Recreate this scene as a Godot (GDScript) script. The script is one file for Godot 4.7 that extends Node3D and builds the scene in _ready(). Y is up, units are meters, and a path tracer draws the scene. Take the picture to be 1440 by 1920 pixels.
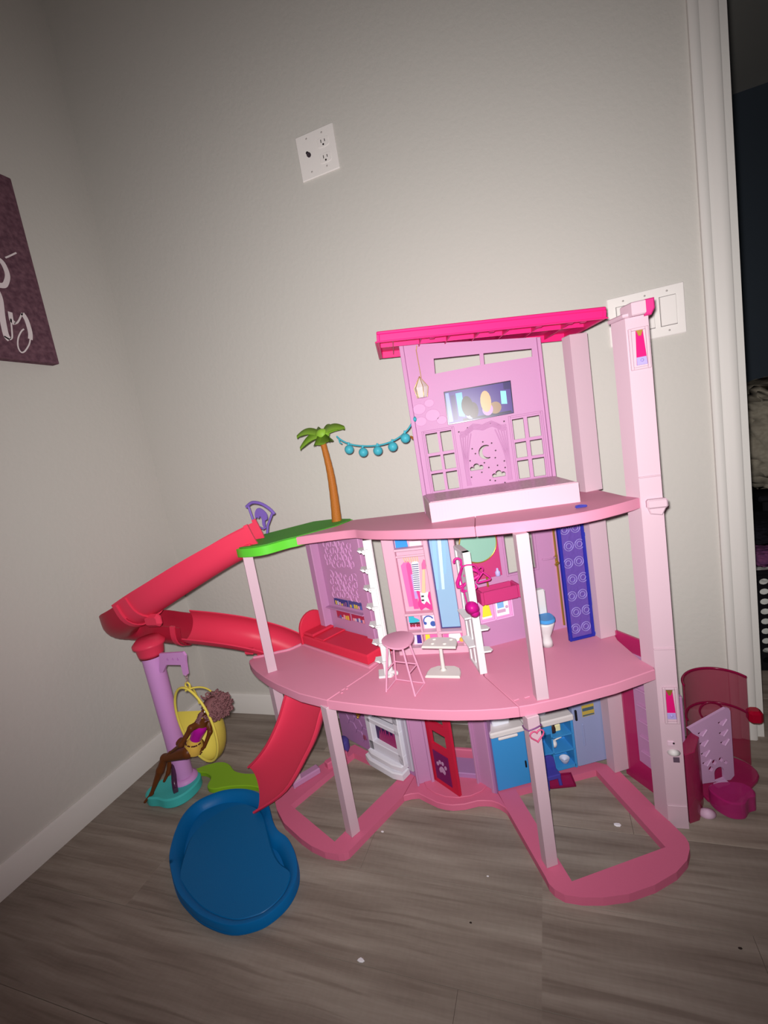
extends Node3D
# ------------------------------------------------------------------ mesh builder
class MB:
	var st := SurfaceTool.new()
	var sag_k := 0.0
	var sag_x := 0.0
	var has := false
	func _init() -> void:
		st.begin(Mesh.PRIMITIVE_TRIANGLES)
	func sag(k: float, x0: float) -> MB:
		sag_k = k; sag_x = x0
		return self
	func pt(p: Vector3, n: Vector3) -> void:
		st.set_normal(n)
		p.y += minf(0.0, p.x - sag_x) * sag_k
		st.add_vertex(p)
	func t3(a: Vector3, b: Vector3, c: Vector3, na: Vector3, nb: Vector3, nc: Vector3) -> void:
		if (b - a).cross(c - a).length_squared() < 1e-18:
			return
		has = true
		if (b - a).cross(c - a).dot(na + nb + nc) > 0.0:
			pt(a, na); pt(c, nc); pt(b, nb)
		else:
			pt(a, na); pt(b, nb); pt(c, nc)
	func q4(a: Vector3, b: Vector3, c: Vector3, d: Vector3, na: Vector3, nb: Vector3, nc: Vector3, nd: Vector3) -> void:
		t3(a, b, c, na, nb, nc); t3(a, c, d, na, nc, nd)
	# polygon in local XY, extruded along local Z from z0 to z1; bev chamfers both rims
	func ext(poly: PackedVector2Array, z0: float, z1: float, xf := Transform3D(), bev := 0.0, cap0 := true) -> MB:
		var p := poly.duplicate()
		if Geometry2D.is_polygon_clockwise(p):
			p.reverse()
		var n := p.size()
		var en: Array[Vector2] = []
		for i in n:
			var d: Vector2 = (p[(i + 1) % n] - p[i]).normalized()
			en.append(Vector2(d.y, -d.x))
		var inner := PackedVector2Array()
		var n0: Array[Vector2] = []
		var n1: Array[Vector2] = []
		for i in n:
			var a: Vector2 = en[(i + n - 1) % n]
			var b: Vector2 = en[i]
			var m: Vector2 = (a + b).normalized()
			inner.append(p[i] - m * (bev / maxf(0.45, m.dot(b))))
			if a.dot(b) > 0.72:
				n0.append(m); n1.append(m)
			else:
				n0.append(a); n1.append(b)
		var B := xf.basis
		var up: Vector3 = (B * Vector3(0, 0, 1)).normalized() * signf(z1 - z0)
		var bz: float = bev * signf(z1 - z0)
		var tri := Geometry2D.triangulate_polygon(inner)
		for k in range(0, tri.size(), 3):
			for s in ([0, 1] if cap0 else [1]):
				var z: float = z1 if s == 1 else z0
				var nn: Vector3 = up if s == 1 else -up
				var v: Array[Vector3] = []
				for j in 3:
					var q: Vector2 = inner[tri[k + j]]
					v.append(xf * Vector3(q.x, q.y, z))
				t3(v[0], v[1], v[2], nn, nn, nn)
		for i in n:
			var j := (i + 1) % n
			var na: Vector3 = (B * Vector3(n1[i].x, n1[i].y, 0)).normalized()
			var nb: Vector3 = (B * Vector3(n0[j].x, n0[j].y, 0)).normalized()
			var A0: Vector3 = xf * Vector3(p[i].x, p[i].y, z0 + bz)
			var B0: Vector3 = xf * Vector3(p[j].x, p[j].y, z0 + bz)
			var A1: Vector3 = xf * Vector3(p[i].x, p[i].y, z1 - bz)
			var B1: Vector3 = xf * Vector3(p[j].x, p[j].y, z1 - bz)
			q4(A0, B0, B1, A1, na, nb, nb, na)
			if bev > 0.0:
				var C1: Vector3 = xf * Vector3(inner[i].x, inner[i].y, z1)
				var D1: Vector3 = xf * Vector3(inner[j].x, inner[j].y, z1)
				q4(A1, B1, D1, C1, (na + up).normalized(), (nb + up).normalized(), (nb + up).normalized(), (na + up).normalized())
				if cap0:
					var C0: Vector3 = xf * Vector3(inner[i].x, inner[i].y, z0)
					var D0: Vector3 = xf * Vector3(inner[j].x, inner[j].y, z0)
					q4(A0, B0, D0, C0, (na - up).normalized(), (nb - up).normalized(), (nb - up).normalized(), (na - up).normalized())
		return self
	func box(c: Vector3, s: Vector3, xf := Transform3D(), bev := 0.0) -> MB:
		var hx := s.x * 0.5; var hy := s.y * 0.5
		var b := minf(bev, minf(hx, hy) * 0.9)
		var r := PackedVector2Array([Vector2(-hx, -hy), Vector2(hx, -hy), Vector2(hx, hy), Vector2(-hx, hy)])
		if b > 0.0:
			r = PackedVector2Array([Vector2(-hx + b, -hy), Vector2(hx - b, -hy), Vector2(hx, -hy + b), Vector2(hx, hy - b), Vector2(hx - b, hy), Vector2(-hx + b, hy), Vector2(-hx, hy - b), Vector2(-hx, -hy + b)])
		return ext(r, c.z - s.z * 0.5, c.z + s.z * 0.5, xf * Transform3D(Basis(), Vector3(c.x, c.y, 0)), minf(b, s.z * 0.45))
	# frame: rectangle ring lo..hi with bar width w in local XY
	func ring_box(lo: Vector2, hi: Vector2, w: float, z0: float, z1: float, xf := Transform3D(), bev := 0.0) -> MB:
		var zc := (z0 + z1) * 0.5; var zs := z1 - z0
		box(Vector3(lo.x + w * 0.5, (lo.y + hi.y) * 0.5, zc), Vector3(w, hi.y - lo.y, zs), xf, bev)
		box(Vector3(hi.x - w * 0.5, (lo.y + hi.y) * 0.5, zc), Vector3(w, hi.y - lo.y, zs), xf, bev)
		box(Vector3((lo.x + hi.x) * 0.5, lo.y + w * 0.5, zc), Vector3(hi.x - lo.x - 2 * w, w, zs), xf, bev)
		box(Vector3((lo.x + hi.x) * 0.5, hi.y - w * 0.5, zc), Vector3(hi.x - lo.x - 2 * w, w, zs), xf, bev)
		return self
	# surface of revolution about local Y; profile of (radius, y)
	func lathe(prof: Array, xf := Transform3D(), n := 24) -> MB:
		var m := prof.size()
		var nr: Array[Vector2] = []
		for i in m:
			var a: Vector2 = prof[maxi(i - 1, 0)]
			var b: Vector2 = prof[mini(i + 1, m - 1)]
			var d: Vector2 = (b - a).normalized()
			nr.append(Vector2(d.y, -d.x))
		for i in m - 1:
			for k in n:
				var a0 := TAU * k / n; var a1 := TAU * (k + 1) / n
				var P: Array[Vector3] = []
				var N: Array[Vector3] = []
				for e in [[i, a0], [i, a1], [i + 1, a1], [i + 1, a0]]:
					var r: Vector2 = prof[e[0]]
					var q: Vector2 = nr[e[0]]
					P.append(xf * Vector3(r.x * cos(e[1]), r.y, r.x * sin(e[1])))
					N.append((xf.basis * Vector3(q.x * cos(e[1]), q.y, q.x * sin(e[1]))).normalized())
				q4(P[0], P[1], P[2], P[3], N[0], N[1], N[2], N[3])
		return self
	func ball(c: Vector3, r: float, sc := Vector3.ONE, n := 16, bs := Basis()) -> MB:
		var pr := []
		for i in n / 2 + 1:
			var a := -PI / 2 + PI * i / (n / 2)
			pr.append(Vector2(maxf(cos(a) * r, 1e-5), sin(a) * r))
		return lathe(pr, Transform3D(bs * Basis.from_scale(sc), c), n)
	func frames(pts: Array, upv: Vector3) -> Array:
		var out := []
		var n := pts.size()
		for i in n:
			var t: Vector3 = (pts[mini(i + 1, n - 1)] - pts[maxi(i - 1, 0)]).normalized()
			var s: Vector3 = t.cross(upv)
			s = s.normalized() if s.length() > 0.05 else t.cross(Vector3(0.7, 0.1, 0.7)).normalized()
			out.append([t, s, s.cross(t).normalized()])
		return out
	func tube(pts: Array, r, n := 8, closed := false) -> MB:
		var m := pts.size()
		var fr := []
		var s := Vector3.ZERO
		for i in m:
			var pa: Vector3 = pts[(i + 1) % m] if closed or i < m - 1 else pts[i]
			var pb: Vector3 = pts[(i + m - 1) % m] if closed or i > 0 else pts[i]
			var t: Vector3 = (pa - pb).normalized()
			if s == Vector3.ZERO:
				s = t.cross(Vector3.UP)
				if s.length() < 0.1: s = t.cross(Vector3.RIGHT)
			s = (s - t * s.dot(t)).normalized()
			fr.append([s, t.cross(s)])
		for i in (m if closed else m - 1):
			var j := (i + 1) % m
			for k in n:
				var P: Array[Vector3] = []
				var N: Array[Vector3] = []
				for e in [[i, k], [i, k + 1], [j, k + 1], [j, k]]:
					var a: float = TAU * e[1] / n
					var nn: Vector3 = fr[e[0]][0] * cos(a) + fr[e[0]][1] * sin(a)
					var rr: float = r[e[0]] if r is Array else r
					P.append(pts[e[0]] + nn * rr); N.append(nn)
				q4(P[0], P[1], P[2], P[3], N[0], N[1], N[2], N[3])
		if not closed:
			for e in [0, m - 1]:
				var nn: Vector3 = (pts[0] - pts[1]).normalized() if e == 0 else (pts[m - 1] - pts[m - 2]).normalized()
				var rr: float = r[e] if r is Array else r
				for k in n:
					var a := TAU * k / n; var b := TAU * (k + 1) / n
					t3(pts[e], pts[e] + (fr[e][0] * cos(a) + fr[e][1] * sin(a)) * rr, pts[e] + (fr[e][0] * cos(b) + fr[e][1] * sin(b)) * rr, nn, nn, nn)
		return self
	# closed section (side, up) swept along pts with given ups
	func sweep(pts: Array, ups: Array, sec: Array, scl := []) -> MB:
		var m := pts.size(); var n := sec.size()
		var P := []
		var S := []
		for i in m:
			var t: Vector3 = (pts[mini(i + 1, m - 1)] - pts[maxi(i - 1, 0)]).normalized()
			var s: Vector3 = t.cross(ups[i]).normalized()
			var u: Vector3 = s.cross(t)
			var row := []
			var k: float = scl[i] if scl.size() else 1.0
			for q in sec: row.append(pts[i] + (s * q.x + u * q.y) * k)
			P.append(row); S.append([s, u, t])
		var area := 0.0
		for k in n: area += sec[k].cross(sec[(k + 1) % n])
		var sg := signf(area)
		var e2 := []
		for k in n:
			var d: Vector2 = (sec[(k + 1) % n] - sec[k]).normalized()
			e2.append(Vector2(d.y, -d.x) * sg)
		for i in m - 1:
			for k in n:
				var k2 := (k + 1) % n
				var na: Vector2 = (e2[k] + e2[(k + n - 1) % n]).normalized() if e2[k].dot(e2[(k + n - 1) % n]) > 0.6 else e2[k]
				var nb: Vector2 = (e2[k] + e2[k2]).normalized() if e2[k].dot(e2[k2]) > 0.6 else e2[k]
				q4(P[i][k], P[i][k2], P[i + 1][k2], P[i + 1][k], S[i][0] * na.x + S[i][1] * na.y, S[i][0] * nb.x + S[i][1] * nb.y, S[i + 1][0] * nb.x + S[i + 1][1] * nb.y, S[i + 1][0] * na.x + S[i + 1][1] * na.y)
		var tri := Geometry2D.triangulate_polygon(PackedVector2Array(sec))
		for e in [0, m - 1]:
			var nn: Vector3 = -S[0][2] if e == 0 else S[m - 1][2]
			for k in range(0, tri.size(), 3):
				t3(P[e][tri[k]], P[e][tri[k + 1]], P[e][tri[k + 2]], nn, nn, nn)
		return self
	# smooth body from tapered capsules: surface nets over a grid
	func blob(caps: Array, cell: float, k: float) -> MB:
		var lo := Vector3(9, 9, 9); var hi := -lo
		for c in caps:
			for e in [[c[0], c[1]], [c[2], c[3]]]:
				lo = lo.min(e[0] - Vector3.ONE * (e[1] + cell * 3)); hi = hi.max(e[0] + Vector3.ONE * (e[1] + cell * 3))
		var d := Vector3i(((hi - lo) / cell).ceil()) + Vector3i.ONE
		var f := PackedFloat32Array(); f.resize(d.x * d.y * d.z); f.fill(1.0)
		for c in caps:
			var a: Vector3 = c[0]; var b: Vector3 = c[2]; var ra: float = c[1]; var rb: float = c[3]
			var R: float = maxf(ra, rb) + cell * 3
			var l0 := Vector3i(((a.min(b) - Vector3.ONE * R - lo) / cell).floor()).clamp(Vector3i.ZERO, d - Vector3i.ONE)
			var l1 := Vector3i(((a.max(b) + Vector3.ONE * R - lo) / cell).ceil()).clamp(Vector3i.ZERO, d - Vector3i.ONE)
			var ab: Vector3 = b - a
			var L2: float = maxf(ab.length_squared(), 1e-9)
			for z in range(l0.z, l1.z + 1):
				for y in range(l0.y, l1.y + 1):
					for x in range(l0.x, l1.x + 1):
						var p: Vector3 = lo + Vector3(x, y, z) * cell
						var t := clampf((p - a).dot(ab) / L2, 0, 1)
						var v: float = p.distance_to(a + ab * t) - lerpf(ra, rb, t)
						var id := x + d.x * (y + d.y * z)
						var o := f[id]
						if o >= 1.0: f[id] = v
						else:
							var h := maxf(k - absf(o - v), 0.0) / k
							f[id] = minf(o, v) - h * h * k * 0.25
		var vid := {}
		var V := []
		var NN := []
		var cr := [0, 1, d.x, d.x + 1, d.x * d.y, d.x * d.y + 1, d.x * d.y + d.x, d.x * d.y + d.x + 1]
		for z in d.z - 1:
			for y in d.y - 1:
				for x in d.x - 1:
					var id := x + d.x * (y + d.y * z)
					var neg := 0
					for c in cr:
						if f[id + c] < 0.0: neg += 1
					if neg == 0 or neg == 8: continue
					var s := Vector3.ZERO; var cnt := 0
					for e in [[0, 1], [2, 3], [4, 5], [6, 7], [0, 2], [1, 3], [4, 6], [5, 7], [0, 4], [1, 5], [2, 6], [3, 7]]:
						var fa := f[id + cr[e[0]]]; var fb := f[id + cr[e[1]]]
						if (fa < 0.0) != (fb < 0.0):
							var t := fa / (fa - fb)
							var pa := Vector3(e[0] & 1, (e[0] >> 1) & 1, (e[0] >> 2) & 1)
							var pb := Vector3(e[1] & 1, (e[1] >> 1) & 1, (e[1] >> 2) & 1)
							s += pa.lerp(pb, t); cnt += 1
					var g := Vector3(f[id + cr[1]] + f[id + cr[3]] + f[id + cr[5]] + f[id + cr[7]] - f[id] - f[id + cr[2]] - f[id + cr[4]] - f[id + cr[6]], f[id + cr[2]] + f[id + cr[3]] + f[id + cr[6]] + f[id + cr[7]] - f[id] - f[id + cr[1]] - f[id + cr[4]] - f[id + cr[5]], f[id + cr[4]] + f[id + cr[5]] + f[id + cr[6]] + f[id + cr[7]] - f[id] - f[id + cr[1]] - f[id + cr[2]] - f[id + cr[3]])
					vid[id] = V.size()
					V.append(lo + (Vector3(x, y, z) + s / cnt) * cell); NN.append(g.normalized())
		var st3 := [1, d.x, d.x * d.y]
		for id in vid:
			for ax in 3:
				var u: int = st3[(ax + 1) % 3]; var w: int = st3[(ax + 2) % 3]
				if (f[id] < 0.0) == (f[id + st3[ax]] < 0.0): continue
				if not (vid.has(id - u) and vid.has(id - w) and vid.has(id - u - w)): continue
				var q := [vid[id], vid[id - u], vid[id - u - w], vid[id - w]]
				q4(V[q[0]], V[q[1]], V[q[2]], V[q[3]], NN[q[0]], NN[q[1]], NN[q[2]], NN[q[3]])
		return self
	func mesh() -> ArrayMesh:
		return st.commit()

# ------------------------------------------------------------------ scene helpers
const FLAT := Transform3D(Basis(Vector3(1, 0, 0), Vector3(0, 0, 1), Vector3(0, 1, 0)), Vector3.ZERO)   # local XY -> floor XZ, local Z -> up
var used := {}
var rng := RandomNumberGenerator.new()

func numbered(n: String) -> String:
	if not used.has(n):
		used[n] = 0
		return n
	used[n] += 1
	return "%s_%03d" % [n, used[n]]

func tag(o: Node, label: String, category := "", group := "", kind := "") -> Node:
	if label: o.set_meta("label", label)
	if category: o.set_meta("category", category)
	if group: o.set_meta("group", group)
	if kind: o.set_meta("kind", kind)
	return o

func thing(called: String, at: Vector3, label: String, category: String, group := "") -> Node3D:
	var o := Node3D.new()
	o.name = numbered(called)
	add_child(o, true)
	o.position = at
	tag(o, label, category, group)
	return o

# one mesh; vertices are given in world coordinates
func obj(called: String, b: MB, m: Material, parent: Node3D = null, label := "") -> MeshInstance3D:
	var o := MeshInstance3D.new()
	o.mesh = b.mesh()
	o.material_override = m
	if parent == null:
		o.name = numbered(called)
		add_child(o, true)
	else:
		o.name = called
		parent.add_child(o, true)
		var tf := Transform3D()
		var p: Node = parent
		while p != self:
			tf = (p as Node3D).transform * tf
			p = p.get_parent()
		o.transform = tf.affine_inverse()
	if label: o.set_meta("label", label)
	return o

func struct(called: String, b: MB, m: Material) -> MeshInstance3D:
	var o := obj(called, b, m)
	o.set_meta("kind", "structure")
	return o

# csg panel with holes: outline in local XY, depth along +local Z
func panel(called: String, outline: PackedVector2Array, holes: Array, depth: float, xf: Transform3D, m: Material, parent: Node3D) -> CSGPolygon3D:
	var c := CSGPolygon3D.new()
	c.polygon = outline; c.depth = depth; c.material = m
	c.name = called
	parent.add_child(c, true)
	var off := Vector3.ZERO
	var p: Node = parent
	while p != self:
		off += (p as Node3D).position
		p = p.get_parent()
	c.transform = Transform3D(xf.basis, xf * Vector3(0, 0, depth) - off)
	for h in holes:
		var k := CSGPolygon3D.new()
		k.polygon = h; k.depth = depth * 3.0; k.operation = CSGShape3D.OPERATION_SUBTRACTION
		k.name = "cutout"
		k.position.z = depth
		k.material = m
		c.add_child(k, true)
	return c

func v2(a: Array) -> PackedVector2Array:
	var r := PackedVector2Array()
	for i in range(0, a.size(), 2): r.append(Vector2(a[i], a[i + 1]))
	return r

func rect(x0: float, y0: float, x1: float, y1: float) -> PackedVector2Array:
	return v2([x0, y0, x1, y0, x1, y1, x0, y1])

func disc(c: Vector2, r: float, n := 20, sy := 1.0) -> PackedVector2Array:
	var p := PackedVector2Array()
	for i in n: p.append(c + Vector2(cos(TAU * i / n) * r, sin(TAU * i / n) * r * sy))
	return p

# closed Catmull-Rom smoothing of an outline
func smooth(p: PackedVector2Array, n := 4) -> PackedVector2Array:
	var r := PackedVector2Array()
	var m := p.size()
	for i in m:
		for k in n: r.append(p[i].cubic_interpolate(p[(i + 1) % m], p[(i + m - 1) % m], p[(i + 2) % m], float(k) / n))
	return r

func spline(p: Array, n := 6) -> Array:
	var r := []
	var m := p.size()
	for i in m - 1:
		for k in n: r.append(p[i].cubic_interpolate(p[i + 1], p[maxi(i - 1, 0)], p[mini(i + 2, m - 1)], float(k) / n))
	r.append(p[m - 1])
	return r

# frame on a standing wall from a to b (x, z): local x along, y up, z towards the viewer's side
func wallxf(a: Vector2, b: Vector2) -> Transform3D:
	var u: Vector2 = (b - a).normalized()
	return Transform3D(Basis(Vector3(u.x, 0, u.y), Vector3.UP, Vector3(-u.y, 0, u.x)), Vector3(a.x, 0, a.y))

func noise_tex(freq: float, seed_: int, size := 512, normal := 0.0) -> NoiseTexture2D:
	var f := FastNoiseLite.new()
	f.noise_type = FastNoiseLite.TYPE_SIMPLEX_SMOOTH
	f.seed = seed_; f.frequency = freq; f.fractal_octaves = 4
	var t := NoiseTexture2D.new()
	t.width = size; t.height = size; t.noise = f; t.seamless = true
	if normal > 0.0:
		t.as_normal_map = true; t.bump_strength = normal
	return t

func mat(hex: String, rough := 0.45, o := {}) -> StandardMaterial3D:
	var m := StandardMaterial3D.new()
	m.albedo_color = Color(hex)
	m.roughness = rough
	m.metallic = o.get("metal", 0.0)
	m.metallic_specular = o.get("spec", 0.3)
	if o.has("alpha"):
		m.transparency = BaseMaterial3D.TRANSPARENCY_ALPHA
		m.albedo_color.a = o.alpha
		m.cull_mode = BaseMaterial3D.CULL_DISABLED
	if o.has("normal"):
		m.normal_enabled = true
		m.normal_texture = o.normal
		m.normal_scale = o.get("nscale", 0.5)
		m.uv1_triplanar = true; m.uv1_world_triplanar = true
		m.uv1_scale = Vector3.ONE * o.get("scale", 4.0)
	if o.has("tex"):
		m.albedo_texture = o.tex
		if not o.has("tint"): m.albedo_color = Color(1, 1, 1, m.albedo_color.a)
		m.uv1_triplanar = true; m.uv1_world_triplanar = true
		m.uv1_scale = o.get("s3", Vector3.ONE * o.get("scale", 4.0))
		m.uv1_offset = o.get("off", Vector3.ZERO)
	return m

# speckled tone texture between two colours, for plastic, paint and cloth
func tone(a: String, b: String, freq: float, seed_: int, size := 256) -> NoiseTexture2D:
	var t := noise_tex(freq, seed_, size)
	var g := Gradient.new()
	g.set_color(0, Color(a)); g.set_color(1, Color(b))
	t.color_ramp = g
	return t

func wood_image(seed_: int) -> ImageTexture:
	var w := 1024; var h := 256
	var im := Image.create(w, h, false, Image.FORMAT_RGB8)
	var a := FastNoiseLite.new(); a.seed = seed_; a.frequency = 1.0; a.fractal_octaves = 4
	var b := FastNoiseLite.new(); b.seed = seed_ + 7; b.frequency = 1.0; b.fractal_octaves = 2
	var c0 := Color("82776f"); var c1 := Color("aca49b"); var dk := Color("695d55")
	for y in h:
		for x in w:
			var u := float(x) / w; var v := float(y) / h
			var warp := b.get_noise_2d(u * 4.0, v * 1.5) * 0.016
			var e := smoothstep(0.85, 1.0, maxf(u, v))
			var s := a.get_noise_2d(u * 2.6, (v + warp) * 9.0) * 0.5 + 0.5
			var s2 := a.get_noise_2d((u - 1.0) * 2.6, (v - 1.0 + warp) * 9.0) * 0.5 + 0.5
			var g := lerpf(s, s2, e)
			var fine := a.get_noise_2d(u * 14.0 + 50.0, (v + warp) * 120.0) * 0.5 + 0.5
			var cross := b.get_noise_2d(u * 160.0 + 9.0, v * 14.0) * 0.5 + 0.5
			var streak := smoothstep(0.64, 0.8, b.get_noise_2d(u * 3.5 + 20.0, (v + warp) * 26.0) * 0.5 + 0.5)
			var t := clampf(g * 1.3 - 0.15 + (fine - 0.5) * 0.35 + (cross - 0.5) * 0.12, 0, 1)
			im.set_pixel(x, y, c0.lerp(c1, t).lerp(dk, streak * 0.3 * (1.0 - e)))
	return ImageTexture.create_from_image(im)

# ------------------------------------------------------------------ build
func _ready() -> void:
	rng.seed = 20
	setup_view()
	build_room()
	build_dollhouse()
	build_slide()
	build_toys()
	build_doll()
	build_wall_things()
	build_next_room()
	build_scraps()

const CAM := Vector3(1.3377, 0.9107, 1.3248)
func setup_view() -> void:
	var cam = Camera3D.new()
	cam.name = "camera"
	add_child(cam)
	cam.position = CAM
	cam.rotation_order = EULER_ORDER_YXZ
	cam.rotation = Vector3(-0.14672, 0.35608, -0.16861)
	cam.fov = rad_to_deg(2.0 * atan(960.0 / 871.4))
	cam.near = 0.02
	cam.current = true
	var flash = SpotLight3D.new()
	flash.name = "camera_flash"
	add_child(flash)
	flash.position = CAM + cam.basis * Vector3(-0.012, 0.02, 0.0)
	flash.rotation_order = EULER_ORDER_YXZ
	flash.rotation = cam.rotation + Vector3(0.05, -0.05, 0)
	flash.spot_angle = 64.0
	flash.spot_angle_attenuation = 1.0
	flash.spot_range = 12.0
	flash.spot_attenuation = 2.0
	flash.light_energy = 2.15
	flash.light_color = Color(1.0, 0.985, 0.97)
	flash.light_size = 0.008
	flash.shadow_enabled = true
	var env = Environment.new()
	env.background_mode = Environment.BG_COLOR
	env.background_color = Color(0.02, 0.02, 0.025)
	env.tonemap_mode = Environment.TONE_MAPPER_LINEAR
	env.tonemap_exposure = 1.0
	env.sdfgi_enabled = true
	env.ssao_enabled = true
	env.ssil_enabled = true
	var we = WorldEnvironment.new()
	we.name = "world_environment"
	we.environment = env
	add_child(we)

func build_room() -> void:
	var paint = mat("cbc7c2", 0.8, {"normal": noise_tex(0.02, 3, 512, 3.0), "nscale": 0.35, "scale": 5.0})
	var white = mat("dcd8d5", 0.5, {"normal": noise_tex(0.03, 8, 512, 2.0), "nscale": 0.15, "scale": 6.0})
	var ceil_m = mat("e6e2dc", 0.9)
	var U = Transform3D()
	# door opening from x = 1.775 to 2.6, 2.05 high
	var wb = MB.new().box(Vector3(0.82, 1.3, -0.06), Vector3(1.88, 2.6, 0.12), U)
	wb.box(Vector3(3.1, 1.3, -0.06), Vector3(0.9, 2.6, 0.12), U)
	wb.box(Vector3(2.205, 2.335, -0.06), Vector3(0.89, 0.53, 0.12), U)
	struct("wall_back", wb, paint)
	struct("wall_left", MB.new().box(Vector3(-0.06, 1.3, 1.9), Vector3(0.12, 2.6, 4.04), U), paint)
	struct("wall_right", MB.new().box(Vector3(3.56, 1.3, 1.9), Vector3(0.12, 2.6, 4.04), U), paint)
	struct("wall_front", MB.new().box(Vector3(1.75, 1.3, 3.86), Vector3(3.5, 2.6, 0.12), U), paint)
	struct("ceiling", MB.new().box(Vector3(1.75, 2.65, 0.7), Vector3(3.8, 0.1, 6.5), U), ceil_m)
	# floor: planks running along the back wall
	var fl = struct("floor", MB.new().box(Vector3(1.75, -0.035, 0.7), Vector3(3.8, 0.05, 6.6), U), mat("4a4039", 0.8))
	var woods = []
	for i in 4:
		woods.append(mat(["ffffff", "f3efec", "ece8e6", "f8f2ee"][i], 0.55, {"tint": 1, "tex": wood_image(11 + i * 5), "s3": Vector3(0.6, 2.3, 2.3), "off": Vector3(0.13 * i, 0, 0.37 * i)}))
	var meshes = {}
	var rowz = -2.34
	var r = 0
	while rowz < 3.8:
		var x = -0.02 - [0.35, 0.85, 0.1, 0.62, 1.0][r % 5]
		while x < 3.5:
			var x0 = maxf(x, -0.02); var x1 = minf(x + 1.22, 3.52)
			if x1 - x0 > 0.05:
				var o = obj("plank", MB.new().box(Vector3((x0 + x1) * 0.5, rowz + 0.09, -0.005), Vector3(x1 - x0 - 0.0004, 0.1796, 0.01), FLAT, 0.0004), woods[(r * 3 + int(x * 7 + 20)) % 4], fl)
				o.position.y = -0.0
			x += 1.22
		rowz += 0.18
		r += 1
	# baseboards: flat board with an eased top
	var prof = [Vector2(0, 0.0), Vector2(0.014, 0.0), Vector2(0.014, 0.058), Vector2(0.011, 0.063), Vector2(0.011, 0.068), Vector2(0.006, 0.0755), Vector2(0, 0.0755)]
	struct("baseboard_left", MB.new().sweep([Vector3(0, 0, 3.79), Vector3(0, 0, 0.0)], [Vector3.UP, Vector3.UP], prof), white)
	struct("baseboard_back", MB.new().sweep([Vector3(0.014, 0, 0), Vector3(1.709, 0, 0)], [Vector3.UP, Vector3.UP], prof), white)
	# door casing with a moulded face, and the jamb behind it
	var cas = [Vector2(0, 0), Vector2(0.0, 0.010), Vector2(0.004, 0.014), Vector2(0.016, 0.0145), Vector2(0.019, 0.012), Vector2(0.024, 0.0125), Vector2(0.036, 0.0175), Vector2(0.049, 0.018), Vector2(0.053, 0.015), Vector2(0.053, 0)]
	struct("trim_1", MB.new().ext(PackedVector2Array(cas), 0.0, 2.1, Transform3D(Basis(Vector3.RIGHT, Vector3(0, 0, 1), Vector3.UP), Vector3(1.709, 0, 0))), white)
	struct("trim_2", MB.new().box(Vector3(1.7715, 1.02, -0.065), Vector3(0.019, 2.05, 0.13), U), white)
	struct("trim_3", MB.new().box(Vector3(2.64, 1.02, 0.009), Vector3(0.06, 2.05, 0.018), U, 0.003), white)
	struct("trim_4", MB.new().box(Vector3(2.19, 2.08, 0.009), Vector3(0.96, 0.06, 0.018), U, 0.003), white)

# ------------------------------------------------------------------ dollhouse
func y2(x: float) -> float:
	return 0.372 + minf(0, x - 1.28) * 0.01
func y3(x: float) -> float:
	return 0.725 + minf(0, x - 1.25) * 0.022

func post(called: String, c: Vector2, ang: float, w: float, d: float, h0: float, h1: float, m: Material, root: Node3D) -> void:
	var xf = Transform3D(Basis(Vector3.UP, deg_to_rad(ang)), Vector3(c.x, 0, c.y)) * FLAT
	obj(called, MB.new().ext(rect(-w / 2, -d / 2, w / 2, d / 2), h0, h1, xf, 0.0012), m, root)

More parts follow.
